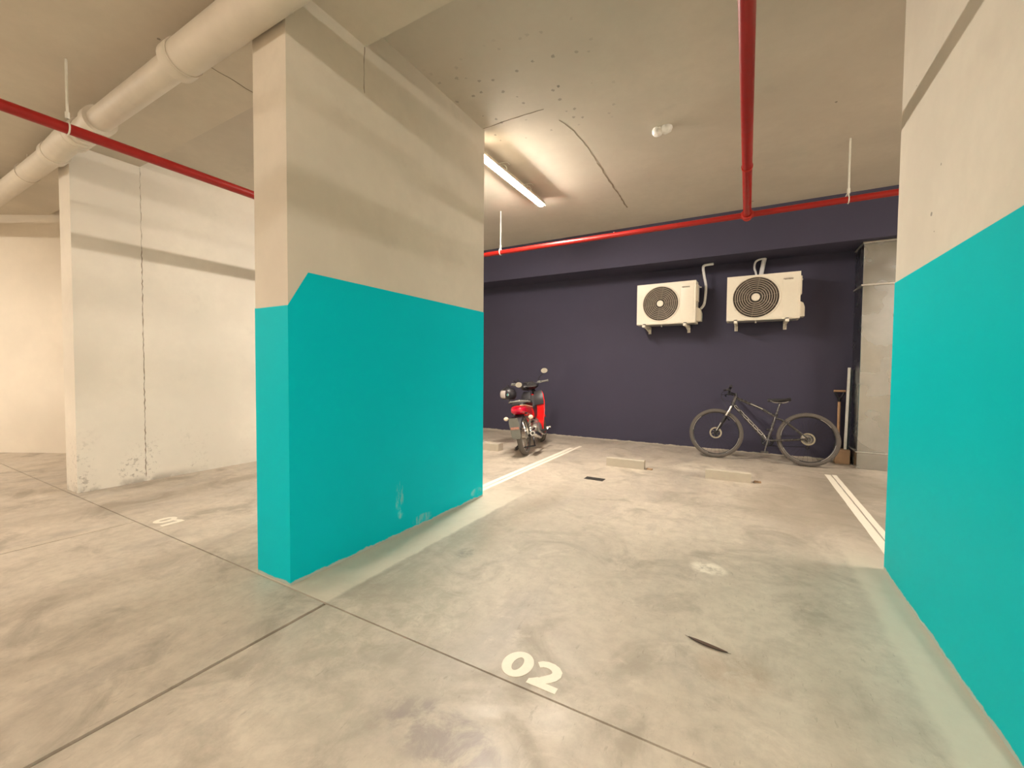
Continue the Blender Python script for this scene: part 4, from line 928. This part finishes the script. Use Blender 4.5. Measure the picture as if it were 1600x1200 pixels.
# helmet hanging from the left grip
MW = Matrix.Translation(moto.location) @ rm
hc = MW @ hb((.78, .40, .985)); hc = Vector((hc.x-.065, hc.y-.02, hc.z-.085))
hel = thing('helmet', 'black motorcycle helmet with pale visor hanging from the left grip', 'helmet', hc, (0, 0, R(205)))
bm = B(); vs = ball(bm, (0, 0, 0), .132, .118, .125, seg=28)
for v in list(bm.verts):
    if v.co.z < -.085: v.co.z = -.085-(v.co.z+.085)*.15
    if v.co.x > .03 and -.05 < v.co.z < .045: v.co *= .90
ob('helmet_shell', bm, 'blackp', hel)
bm = B(); rows = []
for i in range(7):
    el = R(-28+i*9.5); rows.append([bm.verts.new((.140*math.cos(el)*math.cos(az), .124*math.cos(el)*math.sin(az), .130*math.sin(el))) for az in [R(-72+k*12) for k in range(13)]])
for a, b_ in zip(rows, rows[1:]):
    for k in range(12): bm.faces.new((a[k], a[k+1], b_[k+1], b_[k]))
v_ = ob('visor', bm, 'visor', hel); v_.modifiers.new('s', 'SOLIDIFY').thickness = .003
for s in (-1, 1):
    bm = B(); lathe(bm, [(0, .012), (.020, .010), (.024, 0)], Matrix.Translation((.0, s*.118, .0)) @ Vector((0, s, 0)).to_track_quat('Z', 'Y').to_matrix().to_4x4(), 16); ob('visor_hinge', bm, 'chrome', hel)
bm = B(); tube(bm, curve([(-.02, -.09, -.09), (0, -.06, -.155), (0, .05, -.155), (-.02, .09, -.09)], 5), .007, 6, flat=.4); tube(bm, curve([(.02, .03, .12), (.01, .02, .15), (-.01, 0, .12)], 3), .005, 6); ob('chin_strap', bm, 'blackp', hel)

# ------------------------------------------------------------------ tools in the corner by the duct
t = thing('timber_block', 'brown timber block on the floor behind the bicycle rear wheel', 'block', (1.185, 7.235, 0))
bm = B(); box(bm, -.105, .060, -.05, .075, 0, .195, .006); ob('block_body', bm, 'block', t, smooth=False)
bm = B(); box(bm, -.018, .012, -.010, .014, 0, 1.125, .002, mat=Matrix.Translation((1.200, 7.25, .197)) @ Matrix.Rotation(R(1.2), 4, 'Y') @ Matrix.Rotation(R(-2.), 4, 'X'))
ob('white_batten', bm, 'board', None, smooth=False, label='tall thin white batten standing on the timber block by the duct', category='batten')
bm = B(); box(bm, 0, .022, -.002, .040, 0, 1.10, .002, mat=Matrix.Translation((1.214, 7.26, .197)) @ Matrix.Rotation(R(1.2), 4, 'Y'))
ob('dark_panel', bm, 'dark', None, smooth=False, label='narrow dark panel standing upright between the white batten and the duct', category='panel')
t = thing('shovel', 'wooden handled shovel with D-shaped grip leaning on the charcoal wall', 'shovel', (1.135, 7.36, 0.004), (R(-.8), 0, 0))
bm = B(); tube(bm, [(0, .0, .26), (0, 0, .86)], .018, 12); ob('shaft', bm, 'wood', t)
bm = B(); tube(bm, [(0, 0, .84), (0, 0, .90)], [.020, .024], 12); tube(bm, curve([(0, 0, .885), (-.035, 0, .925), (-.052, 0, .985)], 4), .011, 8); tube(bm, curve([(0, 0, .885), (.035, 0, .925), (.052, 0, .985)], 4), .011, 8); ob('grip_yoke', bm, 'blackm', t)
bm = B(); tube(bm, [(-.066, 0, .99), (.066, 0, .99)], .016, 12); ob('grip_bar', bm, 'wood', t)
bm = B(); secs = []
for k in range(8):
    u = k/7; z = .28-.27*u; w2 = .050*(1 if .12 < u < .7 else (.45 if u <= .12 else (1-u)/.3*.9+.08)); d = .016*(1-u*.5)
    secs.append([(x_*w2, -d*(1-x_*x_)+.0, z) for x_ in (-1, -.5, 0, .5, 1)] + [(x_*w2, -d*(1-x_*x_)+.003, z) for x_ in (1, .5, 0, -.5, -1)])
loft(bm, secs); tube(bm, [(0, 0, .34), (0, -.012, .22)], [.022, .012], 10); ob('blade', bm, 'blackm', t)
